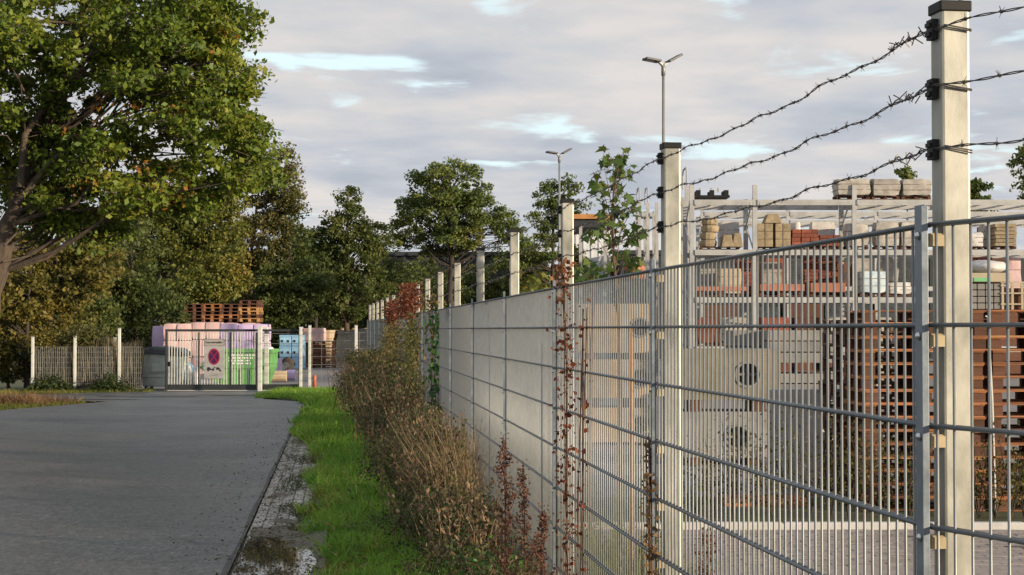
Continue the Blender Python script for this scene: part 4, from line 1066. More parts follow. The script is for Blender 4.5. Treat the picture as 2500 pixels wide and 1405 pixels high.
# far red tarpaulin rolls and bits left of the rack
for i, (px, py, r, lab) in enumerate(((1548, 655, 17, 'red bundle behind the maple sapling, upper'), (1552, 672, 16, 'red bundle behind the maple sapling, lower'))):
    o = MB().tube([(PX(px-16, 33), 33, PZ(py, 33)), (PX(px+22, 33), 33.3, PZ(py, 33))], r/FPX*33*.62, 12).build('red_roll', M['orange'], None, True); settags(o, lab, 'roll', 'red rolls by the end rack')
st_ = thing('roll_stand', 'dark steel stand carrying the red rolls behind the maple sapling', 'stand', (PX(1550, 33.3), 33.3, 0))
MB().box((0, 0, PZ(682, 33)/2), (.5, .4, PZ(682, 33))).build('frame', M['dark_steel'], st_)

# canopy and halls far behind
d = 63.0; cn = thing('timber_canopy', 'open canopy with orange roof edge behind the third fence post', 'canopy', (PX(1445, d), d, 0)); o0 = (PX(1445, d), d, 0)
xa, xb = PX(1398, d), PX(1500, d)
MB().box(((xa+xb)/2, d+2.5, PZ(529, d)), (xb-xa, 5, .18)).build('roof', M['canopy'], cn, origin=o0)
MB().box(((xa+xb)/2, d+2.6, PZ(545, d)), (xb-xa-.1, 4.9, .30)).build('beam', M['dark_steel'], cn, origin=o0)
for px in (1418, 1478): MB().box((PX(px, d), d+.1, PZ(552, d)/2), (.12, .12, PZ(552, d))).build('upright', M['rack'], cn, origin=o0)
for a, b in (((1424, 620), (1440, 660)), ((1472, 615), (1456, 655)), ((1484, 615), (1497, 655))):
    MB().bar((PX(a[0], d), d+.1, PZ(a[1], d)), (PX(b[0], d), d+.1, PZ(b[1], d)), .05, .07).build('brace', M['rack'], cn, origin=o0)
def hall(label, d, x0, x1, ytop, m, depth=14, doors=0):
    X0, X1, h = PX(x0, d), PX(x1, d), PZ(ytop, d); t = thing('warehouse', label, 'building', ((X0+X1)/2, d, 0)); o0 = ((X0+X1)/2, d, 0)
    wl = MB().box(((X0+X1)/2, d+depth/2, h/2), (X1-X0, depth, h)).build('wall', m, t, origin=o0)
    rb = MB(); x = X0+.2
    while x < X1: rb.box((x, d-.02, h/2), (.08, .04, h-.2)); x += .45
    rb.build('cladding_ribs', m, wl, origin=o0)
    MB().box(((X0+X1)/2, d+depth/2, h+.12), (X1-X0+.4, depth+.4, .24)).build('roof', M['halldark'], t, origin=o0)
hall('long dark clad warehouse with flat roof behind the fence posts and oak', 100.0, 905, 1330, 625, M['halldark'])
hall('white clad warehouse seen through the canopy uprights', 96.0, 1380, 1490, 556, M['hallwhite'])
hall('low dark warehouse running behind all the racks', 92.0, 1520, 2720, 622, M['halldark'])

# ================================================================== CONCRETE BLOCKS AND PALLETS JUST INSIDE THE FENCE
def holed_block(label, x0, x1, z0, z1, y, dp, hole, m, grp):
    """a precast block with a round lifting socket"""
    wd, h = x1-x0, z1-z0; t = thing('precast_block', label, 'concrete block', ((x0+x1)/2, y, z0), 0, grp)
    hx, hz, r = hole; n = 20
    mb = MB()
    ang_ = [2*math.pi*k/n for k in range(n)]
    def edge(a):
        cx, sx_ = math.cos(a), math.sin(a); s = []
        if cx > 1e-6: s.append((wd/2-hx)/cx)
        if cx < -1e-6: s.append((-wd/2-hx)/cx)
        if sx_ > 1e-6: s.append((h-hz)/sx_)
        if sx_ < -1e-6: s.append((-hz)/sx_)
        q = min(s); return hx+cx*q, hz+sx_*q
    ang_ = sorted(ang_ + [math.atan2(b-hz, a-hx) % (2*math.pi) for a in (-wd/2, wd/2) for b in (0, h)]); n = len(ang_)
    for a in ang_: e = edge(a); mb.v.append((e[0], -dp/2, e[1]))
    for a in ang_: mb.v.append((hx+r*math.cos(a), -dp/2, hz+r*math.sin(a)))
    for a in ang_: mb.v.append((hx+r*.9*math.cos(a), -dp/2+.22, hz+r*.9*math.sin(a)))
    for a in ang_: e = edge(a); mb.v.append((e[0], dp/2, e[1]))
    for k in range(n):
        j = (k+1) % n
        mb.f += [(k, j, n+j, n+k), (n+k, n+j, 2*n+j, 2*n+k), (j, k, 3*n+k, 3*n+j)]
    mb.f.append(tuple(range(2*n, 3*n))); mb.f.append(tuple(range(4*n-1, 3*n-1, -1)))
    mb.build('body', m, t)
    ring = MB(); 
    for k in range(20): 
        a, b = 2*math.pi*k/20, 2*math.pi*(k+1)/20
        ring.bar((hx+r*1.12*math.cos(a), -dp/2-.004, hz+r*1.12*math.sin(a)), (hx+r*1.12*math.cos(b), -dp/2-.004, hz+r*1.12*math.sin(b)), .02, r*.2)
    ring.build('socket_rim', M['concrete_grey'], t)
    cr = MB(); cr.box((hx, -dp/2+.1, hz), (.03, .03, r*1.9)); cr.box((hx, -dp/2+.1, hz), (r*1.9, .03, .03)); cr.build('lifting_cross', M['concrete_grey'], t)
    for s in (-1, 1):
        MB().box((s*wd*.3, 0, -.075), (.14, dp*.95, .145)).build('timber', M['wood_dark'], t)
    return t
d = 20.0
def blk(label, px0, px1, py0, py1, d, hpx, hpy, r, m, dp=.8, grp='precast concrete blocks'):
    x0, x1 = PX(px0, d), PX(px1, d); z0, z1 = PZ(py1, d), PZ(py0, d)
    return holed_block(label, x0, x1, z0, z1, d+dp/2, dp, (PX(hpx, d)-(x0+x1)/2, PZ(hpy, d)-z0, r), m, grp)
blk('tan precast block with round socket, upper one seen through the near panel', 1648, 1906, 853, 977, d, 1826, 915, .135, M['concrete'])
blk('tan precast block with round socket, under the upper block near the hedge', 1650, 1890, 1006, 1118, d, 1800, 1068, .13, M['concrete_grey'])
d = 23.5
blk('sunlit tan precast block, upper of the stack behind the second fence panel', 1410, 1602, 742, 862, d, 1562, 800, .12, M['concrete_tan'])
blk('sunlit tan precast block, middle of the stack behind the second fence panel', 1412, 1600, 878, 972, d, 1562, 924, .12, M['concrete_tan'])
blk('sunlit tan precast block, lowest of the stack behind the second fence panel', 1412, 1600, 996, 1080, d, 1562, 1038, .12, M['concrete_tan'])
def slabstack(label, px0, px1, py0, py1, d, m, dp=1.0, n=3):
    x0, x1 = PX(px0, d), PX(px1, d); z0, z1 = PZ(py1, d), PZ(py0, d); h = z1-z0
    t = thing('slab_stack', label, 'slabs', ((x0+x1)/2, d+dp/2, z0), 0, 'concrete slabs stacked in the yard')
    for k in range(n): MB().box((random.uniform(-.015, .015), 0, h*(k+.5)/n), (x1-x0, dp, h/n-.012)).build('slab', m, t, bevel=.01)
    for s in (-1, 1): MB().box((s*(x1-x0)*.3, 0, -.05), (.10, dp*.95, .095)).build('timber', M['wood_dark'], t)
d = 22.5
slabstack('pale grey upper slab stack between the socket block and the pallets', 1880, 2062, 806, 888, d, M['concrete_grey'])
slabstack('grey middle slab stack between the socket block and the pallets', 1884, 2050, 912, 988, d, M['concrete_grey'])
slabstack('grey lower slab stack behind the young hedge', 1880, 2060, 1012, 1090, d, M['concrete_grey'])
slabstack('grey concrete blocks set behind the upper socket block', 1790, 1880, 806, 888, d+.6, M['concrete_grey'], n=2)
# white-grey board standing behind the hedge
o = MB().box((0, 0, .52), (1.0, .06, 1.04)).build('leaning_slab', M['kerbwhite'], None, bevel=.01); o.location = (PX(1985, 17.2), 17.2, 0); o.rotation_euler = (.06, 0, .12)
settags(o, 'pale concrete panel leaning behind the young hedge', 'panel')
slabstack('low timber edged slab stack behind the kerb', 1770, 1990, 1228, 1262, 15.4, M['wood'], .8, 1)

# pallet stacks behind the kerb
GP = 'pallets in the tall stacks behind the kerb'
def stack(cx, cy, n, rz, lab, kinds, pitch=.146, sc_=1.0):
    for r in range(n):
        kd = random.choice(kinds); desc = {'wood': 'orange brown', 'wood_dark': 'dark brown', 'wood_light': 'pale'}[kd]
        nth = ('first', 'second', 'third', 'fourth', 'fifth', 'sixth', 'seventh', 'eighth', 'ninth', 'tenth', 'eleventh', 'twelfth', 'thirteenth', 'fourteenth', 'fifteenth', 'sixteenth')[r]
        o = put_pallet(kd, (cx + random.uniform(-.03, .03), cy + random.uniform(-.02, .02), .004 + r*pitch), rz + random.uniform(-.03, .03), f'{desc} pallet, {nth} from the ground in the {lab}', GP)
        o.scale = (sc_, 1, pitch/.146)
stack(PX(2105, 15.0)+.56, 15.35, 15, 0, 'stack behind the nearest fence post', ['wood', 'wood', 'wood', 'wood', 'wood_dark', 'wood', 'wood_light'], .122, .93)
stack(PX(2105, 15.0)+1.72, 15.35, 15, .02, 'stack right of the nearest fence post', ['wood', 'wood', 'wood', 'wood', 'wood_light', 'wood_dark'], .122, .93)
stack(PX(2062, 16.4)+.2, 16.6, 14, .1, 'dark stack set behind', ['wood_dark'], .125, .5)
# grey blocks with board on the right hand pallet stack
zt = .004+15*.122
bx0, bx1 = PX(2366, 15.1), PX(2446, 15.1)
t = thing('block_pack', 'grey concrete block pack standing on the pallet stack right of the post', 'blocks', ((bx0+bx1)/2, 15.35, zt+.006))
hB = PZ(694, 15.1)-zt
for i in range(4):
    for k in range(4): MB().box((-(bx1-bx0)/2+(bx1-bx0)*(i+.5)/4, 0, hB*(k+.5)/4), ((bx1-bx0)/4-.006, .5, hB/4-.006)).build('block', M['concrete_grey'], t, bevel=.006)
o = MB().box((0, 0, .05), (bx1-bx0+.1, .55, .085)).build('timber_cover', M['board'], None, bevel=.006); MB().box((-.06, -.277, .03), (bx1-bx0-.14, .006, .035)).build('painted_edge', M['greenedge'], o); o.location = ((bx0+bx1)/2+.03, 15.35, zt+.01+hB); settags(o, 'pale timber board with green edge lying on the grey block pack', 'board')
o = rnd_lump(.36, .4, .13, 21).build('sack', M['wrapwhite'], None, True); o.location = ((bx0+bx1)/2+.08, 15.35, zt+.10+hB); settags(o, 'white sack slumped on the board above the block pack', 'sack')
ct = thing('lattice_crate', 'open timber lattice crate on the pallet stack beside the block pack', 'crate', (PX(2480, 15.1), 15.35, zt+.006))
for x in (-.12, -.03, .06, .15): MB().box((x, -.25, hB/2), (.022, .02, hB)).build('slat', M['board'], ct)
for z in (.05, .15, .25, hB-.02): MB().box((.02, -.262, z), (.32, .006, .014)).build('rail', M['board'], ct)
MB().box((.02, .0, hB*.42), (.30, .44, hB*.8)).build('load', M['wood_dark'], ct)
o = MB().tube([(PX(2428, 14.75), 14.75, 0.0), (PX(2424, 14.75), 14.78, 1.0), (PX(2416, 14.75), 14.8, PZ(775, 14.8)), (PX(2410, 14.75), 14.8, PZ(775, 14.8)+.01)], .009, 6).build('white_rod', M['white_steel']); settags(o, 'thin white rod leaning against the pallets right of the post', 'rod')
for p in protos:
    for ch in list(p.children): bpy.data.objects.remove(ch)
    bpy.data.objects.remove(p)

# ================================================================== TREES
def E(px, py, rx, ry, d, ryd=None, wgt=1.0):
    """crown lobe: column, row, half width, half height at depth d; ryd: half depth in metres"""
    c = P(px, py, d); return (c, np.array((rx/FPX*d, ryd if ryd else rx/FPX*d*.9, ry/FPX*d)), wgt)
def tree(label, d, trunk_px, lobes, nclump, per, leaf, lm, bm=None, r0=.16, csize=.5, limbs=.5, flat=.6, name='broadleaf_tree', group='trees around the yard', dark=0, shell=.4, width=.62, thick=1.0, trunk_y=None, twigs=0):
    """trunk_px: picture points of the trunk axis from the ground up"""
    bm = bm or M['barkdark']
    tp = [P(px, py, d) for px, py in trunk_px]; tp[0][2] = -.05
    base = tp[0]; t = thing(name, label, 'tree', (base[0], base[1], 0), 0, group); o0 = (base[0], base[1], 0)
    mb = MB(); n = len(tp)
    pts = []; rad = []
    for i in range(n-1):
        for k in range(4):
            s = k/4; q = tp[i]*(1-s)+tp[i+1]*s
            pts.append(q + rng.normal(0, r0*.18, 3)*(1 if i or k else 0)); rad.append(r0*(1-.72*(i+s)/(n-1)) * (1.35 if i == 0 and k == 0 else 1))
    pts.append(tp[-1]); rad.append(r0*.25)
    mb.tube(pts, rad, 10)
    vol = np.array([np.prod(l[1])**.75*l[2] for l in lobes]); vol /= vol.sum()
    cen = []
    for li, l in enumerate(lobes):
        k = max(3, int(round(nclump*vol[li])))
        u = unit(rng.normal(size=(k, 3))); r = rng.uniform(shell**3, 1, (k, 1))**(1/3)
        cen.append(l[0] + u*r*l[1])
    cen = np.concatenate(cen)
    cen = cen[cen[:, 2] > .3]
    P_ = np.array(pts); R_ = np.array(rad)
    for c in cen[rng.random(len(cen)) < limbs]:
        # leave the trunk below the clump and rise to it
        want = min(c[2] - np.linalg.norm((c-base)[:2])*rng.uniform(.15, .7), P_[-1][2]*.95)
        k = int(np.argmin(np.abs(P_[:, 2]-max(want, P_[len(P_)//4][2]))))
        a = P_[k]; mid = a*.45 + c*.55 + np.array((0, 0, .12*np.linalg.norm(c-a))) + rng.normal(0, .05*np.linalg.norm(c-a), 3)
        q1 = a*.75+c*.25+rng.normal(0, .03*np.linalg.norm(c-a), 3)
        ra = min(R_[k]*.5, .008+.012*np.linalg.norm(c-a))*thick
        mb.tube([a, q1, mid, c], [ra, ra*.75, ra*.5, ra*.15], 5, False)
    mb.build('trunk', bm, t, True, origin=o0)
    if twigs:
        tw = MB()
        for c, q in zip(cen, rng.uniform(.55, 1.35, len(cen))):
            for _ in range(twigs):
                e = c + unit(rng.normal(size=(1, 3)))[0]*np.array((1, 1, flat))*csize*q*1.1; tw.tube([c, c*.5+e*.5+rng.normal(0, .03, 3), e], [.012, .008, .003], 3, False)
        tw.build('twigs', bm, t, origin=o0)['kind'] = 'stuff'
    k = rng.poisson(per, len(cen)); idx = np.repeat(np.arange(len(cen)), k)
    cs = csize*rng.uniform(.55, 1.35, len(cen))
    loc = unit(rng.normal(size=(len(idx), 3)))*(rng.random((len(idx), 1))**.45)*np.array((1, 1, flat))*cs[idx][:, None]*1.05
    pos = cen[idx] + loc - np.array(o0)
    pos[:, 2] = np.maximum(pos[:, 2], .05)
    V, Q = leaf_arrays(pos, leaf*rng.uniform(.45, 1.45, len(pos)), width)
    link('crown', raw_mesh('crown', V, Q, lm), t)
    return t
# great oak at the left edge
d = 31.0
oak = [E(430, 50, 190, 110, d, 3.0), E(560, 40, 70, 85, d, 1.4), E(420, 190, 190, 85, d, 2.8), E(560, 200, 70, 60, d, 1.3), E(480, 320, 170, 65, d, 2.6), E(610, 340, 50, 50, d, 1.1), E(570, 430, 100, 55, d, 1.7),
       E(150, 120, 240, 140, d, 3.4), E(60, 320, 170, 90, d+.6, 2.6), E(280, 400, 150, 70, d, 2.0), E(-170, 120, 240, 330, d, 3.0, .5), E(150, -150, 420, 150, d, 3.6, .6), E(180, 500, 150, 60, d+.8, 1.8), E(330, 480, 120, 45, d-.6, 1.4), E(480, 480, 85, 50, d, 1.4), E(220, 575, 100, 38, d+.5, 1.3), E(90, 430, 150, 55, d+.9, 1.6), E(60, 545, 70, 45, d+1.0, 1.0)]
oakt = tree('great spreading oak with green leaves filling the upper left, a few orange sprays', d, [(-75, 1010), (-28, 760), (22, 560), (60, 420), (130, 260), (200, 60), (240, -160)], oak, 820, 112, .112, OAK, M['bark'], .23, .38, .06, .6, name='oak_tree', shell=.1, thick=.8, twigs=5)
pos = np.concatenate([P(px, py, d-.9-.5*rng.random()) + rng.normal(size=(k, 3))*np.array((sg, sg, sg*.7)) for px, py, k, sg in ((390, 60, 26, .16), (378, 48, 14, .12), (232, 246, 24, .16), (312, 268, 20, .14), (440, 278, 16, .12), (190, 310, 14, .2), (205, 455, 14, .16), (430, 470, 34, .26), (360, 430, 24, .3), (520, 140, 8, .1))])
V, Q = leaf_arrays(pos - np.array(oakt.location), .11*rng.uniform(.5, 1.3, len(pos)))
o = link('autumn_spray', raw_mesh('autumn_spray', V, Q, leaf_mat('orange_leaves', [(0, (.16, .075, .015)), (.5, (.28, .125, .025)), (1, (.38, .20, .04))], nscale=3)), oakt); o['label'] = 'orange autumn leaves among the green'; o['kind'] = 'stuff'
# big bare limbs of the oak, in front of its foliage
ok = [o for o in bpy.data.objects if o.name.startswith('oak_tree')][0]; o0 = ok.location
mb = MB()
for pl, r in (([(40, 500), (120, 400), (200, 335), (260, 290), (330, 262)], .11), ([(50, 460), (60, 330), (150, 200), (230, 130), (330, 70), (420, 55)], .12), ([(30, 520), (90, 500), (190, 515), (300, 500)], .06),
              ([(10, 600), (50, 560), (110, 540)], .04), ([(160, 340), (250, 310), (370, 270), (480, 290)], .06), ([(5, 640), (40, 632), (75, 625)], .035)):
    q = [P(px, py, 30.2 + .25*i) for i, (px, py) in enumerate(pl)]; mb.tube(q, list(np.linspace(r*.65, r*.2, len(q))), 8, False)
mb.build('limb', M['bark'], ok, True, origin=o0)

HG = 'shrubby trees at the left behind the boundary fence'
tree('yellowing hazel with several thin stems left of the boundary fence', 45.5, [(66, 957), (62, 850), (70, 720), (80, 620)], [E(60, 690, 95, 100, 45.5, 1.2), E(50, 830, 90, 110, 45.5, 1.2), E(-30, 760, 90, 190, 45.5, 1.2)], 150, 75, .12, HAZ, M['barkdark'], .08, .36, .5, name='hazel_tree', group=HG, trunk_y=None)
tree('yellow green hazel leaning over the boundary fence with forked dark stem', 46.5, [(124, 957), (122, 850), (130, 740), (160, 650)], [E(150, 680, 100, 75, 46.5, 1.2), E(235, 650, 65, 60, 46.5, 1.0), E(170, 790, 55, 70, 46.5, .8), E(255, 690, 40, 35, 46, .6), E(120, 600, 110, 50, 46.5, 1.2)], 130, 75, .12, HAZ, M['barkdark'], .10, .36, .6, name='hazel_tree', group=HG)
tree('dense dark shrub growing at the foot of the hazels, left of the first fence post', 47.5, [(20, 957), (20, 900)], [E(30, 900, 85, 60, 46, 1.0), E(-50, 880, 60, 90, 46, 1)], 60, 70, .10, UND, M['barkdark'], .05, .32, .2, name='shrub', group=HG)
MG = 'trees standing behind the gate'
tree('autumn tinted oak between the great oak and the pallets', 73, [(418, 925), (415, 800), (420, 640), (430, 480)], [E(430, 470, 150, 90, 73, 2.4), E(400, 590, 130, 90, 73, 2), E(540, 560, 70, 80, 73, 1.4), E(330, 540, 70, 100, 74, 1.4)], 300, 105, .15, AUT, M['barkdark'], .2, .50, .4, name='oak_tree', group=MG)
tree('tall russet tree with visible slim stem right of the pallet stacks', 76, [(612, 920), (612, 780), (615, 600), (640, 420)], [E(660, 480, 62, 85, 76, 1.1), E(640, 580, 85, 75, 76, 1.5), E(690, 400, 35, 50, 76, .7), E(620, 680, 80, 77, 76, 1.3), E(700, 570, 38, 77, 76, .8), E(600, 420, 70, 50, 77, 1), E(690, 450, 45, 60, 76, .9), E(705, 510, 42, 50, 76, .9), E(715, 640, 45, 60, 76, 1)], 280, 80, .145, RUS, M['bark'], .14, .46, .7, name='maple_tree', group=MG)
tree('low yellow green tree spreading just above the dark pallets', 69.5, [(500, 920), (498, 800), (495, 720)], [E(500, 700, 110, 45, 69.5, 1.6), E(420, 720, 60, 30, 69.5, 1), E(560, 650, 60, 50, 70, 1.2)], 110, 75, .16, AUT, M['barkdark'], .1, .45, .3, name='maple_tree', group=MG)
tree('dark green tree in the gap left of the pallets', 63, [(330, 930), (330, 800), (320, 620)], [E(320, 640, 70, 110, 63, 1.8), E(270, 760, 80, 90, 63, 1.6), E(370, 760, 70, 80, 63, 1.6)], 170, 85, .145, DRK, M['barkdark'], .16, .5, .3, name='alder_tree', group=MG)
tree('dark green tree filling the background right of the pallets', 72, [(700, 900), (700, 760), (690, 660)], [E(700, 720, 80, 80, 72, 1.8), E(660, 790, 60, 40, 72, 1.4), E(760, 690, 50, 60, 72, 1.4), E(740, 600, 20, 50, 73, .7)], 150, 90, .15, DRK, M['barkdark'], .16, .5, .3, name='alder_tree', group=MG)
FG = 'trees beyond the fence line'
tree('pointed dark green tree at the end of the road', 76, [(846, 880), (846, 760), (848, 600), (850, 470)], [E(848, 500, 32, 50, 76, .7), E(845, 560, 62, 45, 76, 1.2), E(850, 630, 90, 60, 76, 1.6), E(800, 590, 40, 50, 76, .8), E(915, 590, 38, 50, 76, .8), E(850, 720, 110, 60, 76, 1.8)], 270, 85, .145, DRK, M['bark'], .15, .37, .5, name='alder_tree', group=FG)
tree('broad round crowned oak standing free behind the row of fence posts', 82, [(1101, 880), (1101, 760), (1102, 650), (1095, 540), (1090, 450)], [E(1090, 455, 95, 65, 82, 2.0), E(1100, 520, 130, 75, 82, 2.4), E(1000, 510, 40, 50, 82, .9), E(1185, 510, 50, 55, 82, 1.0), E(1235, 545, 55, 45, 82, 1.0), E(975, 570, 40, 35, 82, .8), E(1070, 590, 110, 35, 82, 2), E(1250, 590, 45, 25, 82, .8)], 330, 85, .15, FAR, M['barkdark'], .22, .40, .65, name='oak_tree', group=FG)
tree('loose upright tree behind the farther lamp post', 88, [(1350, 880), (1350, 700), (1352, 560), (1345, 450)], [E(1330, 470, 28, 45, 88, .7), E(1385, 480, 28, 50, 88, .7), E(1345, 540, 55, 50, 88, 1.2), E(1410, 530, 35, 45, 88, .8), E(1330, 610, 60, 40, 88, 1.2), E(1250, 640, 60, 25, 88, 1)], 170, 70, .15, FAR, M['barkdark'], .14, .38, .7, name='birch_tree', group=FG)
tree('small treetop above the paving packs on the top shelf', 74, [(2215, 900), (2215, 600), (2216, 430)], [E(2206, 432, 14, 24, 74, .5), E(2228, 436, 10, 20, 74, .4), E(2216, 480, 26, 22, 74, .6)], 26, 55, .18, FAR, M['barkdark'], .08, .26, .4, name='birch_tree', group=FG)
tree('bushy treetop right behind the nearest fence post', 74, [(2388, 900), (2388, 620), (2389, 460)], [E(2390, 465, 26, 24, 74, .6), E(2370, 455, 14, 24, 74, .4), E(2400, 500, 34, 20, 74, .7)], 34, 55, .18, FAR, M['barkdark'], .08, .28, .4, name='birch_tree', group=FG)
tree('half seen tree at the right edge above the rack', 66, [(2530, 900), (2528, 600), (2522, 400)], [E(2505, 410, 38, 40, 66, .8), E(2530, 380, 45, 45, 66, .9), E(2500, 470, 24, 20, 66, .5), E(2550, 470, 50, 50, 66, .9)], 60, 45, .17, FAR, M['bark'], .09, .34, .6, name='birch_tree', group=FG)
# trees of the second row that close the wood
for i, (px, py, rx, ry, dd, lm, lab) in enumerate(((960, 690, 75, 60, 86, DRK, 'dark leafy tree filling the gap left of the round crowned oak'), (1070, 715, 70, 45, 88, FAR, 'olive leafy tree hiding the foot of the round crowned oak'), (770, 660, 50, 70, 80, DRK, 'dark leafy tree left of the pointed tree'), (900, 740, 70, 70, 84, DRK, 'dark bushy tree between the pointed tree and the oak'), (1010, 700, 90, 60, 90, FAR, 'olive bushy tree below the round oak crown'), (1160, 690, 60, 55, 92, DRK, 'dark bushy tree right of the oak trunk'),
        (215, 740, 60, 100, 60, DRK, 'dark tree behind the leaning hazel'), (560, 790, 90, 60, 74, UND, 'dark shrubby tree directly behind the pallet stacks'), (420, 800, 90, 60, 72, UND, 'dark shrubby tree behind the pink insulation'), (800, 790, 60, 50, 82, UND, 'dark shrubby tree above the blue crates'),
        (1290, 690, 60, 50, 90, DRK, 'dark bushy tree right of the fifth fence post'), (1390, 650, 50, 45, 92, UND, 'dark bushy tree under the timber canopy'))):
    tree(lab, dd, [(px, 890), (px+4, py+30), (px, py-ry*.5)], [E(px, py, rx, ry, dd, 1.6), E(px, min(py+60, 850), rx*1.1, 50, dd, 1.6)], 95, 75, .17, lm, M['barkdark'], .12, .5, .25, name='bushy_tree', group='bushy trees closing the wood')
# far-off wood that reads as one mass
n = 52000; xx = rng.uniform(-42, 2, n); yy = rng.uniform(96, 110, n); hh = 5.2 + 1.8*np.sin(xx*.9) + 1.2*np.sin(xx*2.3+1) + 3.0*np.exp(-((xx+22)/8)**2) - 1.5*np.exp(-((xx+6)/4)**2)
pos = np.stack([xx, yy, rng.random(n)**.8*hh], 1)
V, Q = leaf_arrays(pos, rng.uniform(.22, .5, n), .7)
settags(link('woodland', raw_mesh('woodland', V, Q, UND)), 'dark far-off wood closing the view behind the trees', 'woodland', kind='stuff')

# ================================================================== HEDGE, GRASS AND WEEDS BETWEEN ROAD AND FENCE
def fence_c(d): 
    for i in range(16):
        if d <= jd[i+1] or i == 15:
            s = (d-jd[i])/(jd[i+1]-jd[i]); x = joints[i].x*(1-s)+joints[i+1].x*s; return x - K*d
# grass blades of the verge
n = 100000
dd = 8.5 + (38-8.5)*rng.random(n)**1.5; fr_ = rng.random(n)
cl = -.22 + .15*np.clip((13.5-dd)/2, 0, 1) - .44*np.clip((dd-21)/5, 0, 1) + .10*np.sin(dd*1.7) + .07*np.sin(dd*4.1+1) + .05*np.sin(dd*9)
cc = cl + (0.95-cl)*fr_**.85
xs_ = cc + K*dd
clump = np.array([mnoise.noise(Vector((x*1.6, y*.9, 3))) for x, y in zip(xs_, dd)]); keep = (clump > -.45 + .5*np.clip((.25-(cc-cl))*3, -1, 1)) | (rng.random(n) < .12)
xs_, dd, cc, cl, clump = xs_[keep], dd[keep], cc[keep], cl[keep], clump[keep]; n = len(xs_)
pos = np.stack([xs_, dd, np.full(n, .03)], 1)
fine = np.array([mnoise.noise(Vector((x*7, y*3.2, 12))) for x, y in zip(xs_, dd)])
hh = (.07 + .12*np.clip(clump+.3, 0, 1) + .10*np.clip(fine+.1, 0, 1) + .05*np.clip((cc-cl)*1.3, 0, 1))*rng.uniform(.6, 1.6, n)
V, Q = blade_arrays(pos, np.stack([rng.normal(0, .45, n), rng.normal(0, .45, n), np.ones(n)], 1), hh, .005+.00035*dd, .55)
settags(link('grass', raw_mesh('grass', V, Q, GRS)), 'bright green grass on the verge between road and hedge', 'grass', kind='stuff')
# grass in front of the gate end and on the left corner
n = 15000; xx = rng.uniform(-6.1, -3.6, n); yy = rng.uniform(36.9, 43.2, n); ok_ = (xx > -4.8 - .25*(yy-37)) | (yy > 38.8)
pos = np.stack([xx, yy, np.full(n, .02)], 1)[ok_]; n = len(pos)
V, Q = blade_arrays(pos, np.stack([rng.normal(0, .4, n), rng.normal(0, .4, n), np.ones(n)], 1), rng.uniform(.06, .2, n), .014, .4)
settags(link('grass', raw_mesh('grass', V, Q, GRS)), 'patch of grass before the wire braced gate tail', 'grass', kind='stuff')
n = 26000; xx = rng.uniform(-15, -9.4, n); yy = np.where(rng.random(n) < .55, rng.uniform(30.5, 37.2, n), rng.uniform(41.1, 43.4, n))
ok_ = ((yy < 38) & (xx < -9.3 - (.45*abs(yy-36.2))) & (yy < 37.2 - .25*np.maximum(-10.5-xx, 0)*0)) | ((yy > 41) & (yy > 42.6 - .62*np.clip(-10-xx, 0, 2.2)))
pos = np.stack([xx, yy, np.full(n, -.04)], 1)[ok_]; n = len(pos)
V, Q = blade_arrays(pos, np.stack([rng.normal(0, .4, n), rng.normal(0, .4, n), np.ones(n)], 1), rng.uniform(.06, .17, n), .014, .4)
settags(link('grass', raw_mesh('grass', V, Q, GRSY)), 'pale grass on the corner by the side track and along the boundary fence', 'grass', kind='stuff')
n = 1500; pos = np.stack([rng.normal(-10.9, .5, n), rng.normal(36.2, .35, n), np.zeros(n)], 1)
V, Q = blade_arrays(pos, np.stack([rng.normal(0, .7, n), rng.normal(0, .7, n), np.ones(n)], 1), rng.uniform(.15, .36, n), .014, .6)
o = link('dry_grass_tuft', raw_mesh('dry_grass_tuft', V, Q, DRY)); settags(o, 'straw coloured dry grass tuft on the corner left of the side track', 'grass tuft')
# green weeds creeping under the boundary fence
n = 9000; pos = np.stack([rng.uniform(-13, -9.6, n), DG-.15+rng.normal(0, .25, n), np.abs(rng.normal(0, .17, n))*(1+.8*np.sin(np.arange(n)*.0))], 1)
pos[:, 2] *= .6 + .5*np.sin(pos[:, 0]*4)
V, Q = leaf_arrays(pos, rng.uniform(.05, .11, n)); settags(link('weeds', raw_mesh('weeds', V, Q, BRM)), 'dark green weeds along the foot of the boundary fence', 'weeds', kind='stuff')
o = None
n = 2600; c0 = P(205, 822, DG+.5); pos = c0 + rng.normal(size=(n, 3))*np.array((.28, .2, .13)); V, Q = leaf_arrays(pos, .07)
t = thing('climbing_bush', 'reddish brown climber topping the middle post of the boundary fence', 'climber', (c0[0], c0[1], 0)); o0 = np.array((c0[0], c0[1], 0))
link('foliage', raw_mesh('foliage', V - o0, Q, RUS), t); MB().tube([(c0[0], c0[1], 0), (c0[0]+.05, c0[1], 1.0), tuple(c0)], .02, 6).build('stem', M['barkdark'], t, origin=tuple(o0))
n = 1500; c0 = P(112, 828, DG+.4); pos = c0 + rng.normal(size=(n, 3))*np.array((.25, .15, .16)); V, Q = leaf_arrays(pos, .07)
t = thing('climbing_bush', 'yellow green climber spilling over the fence between its first two posts', 'climber', (c0[0], c0[1], 0)); o0 = np.array((c0[0], c0[1], 0))
link('foliage', raw_mesh('foliage', V - o0, Q, HAZ), t); MB().tube([(c0[0], c0[1], 0), (c0[0]+.05, c0[1], 1.0), tuple(c0)], .02, 6).build('stem', M['barkdark'], t, origin=tuple(o0))

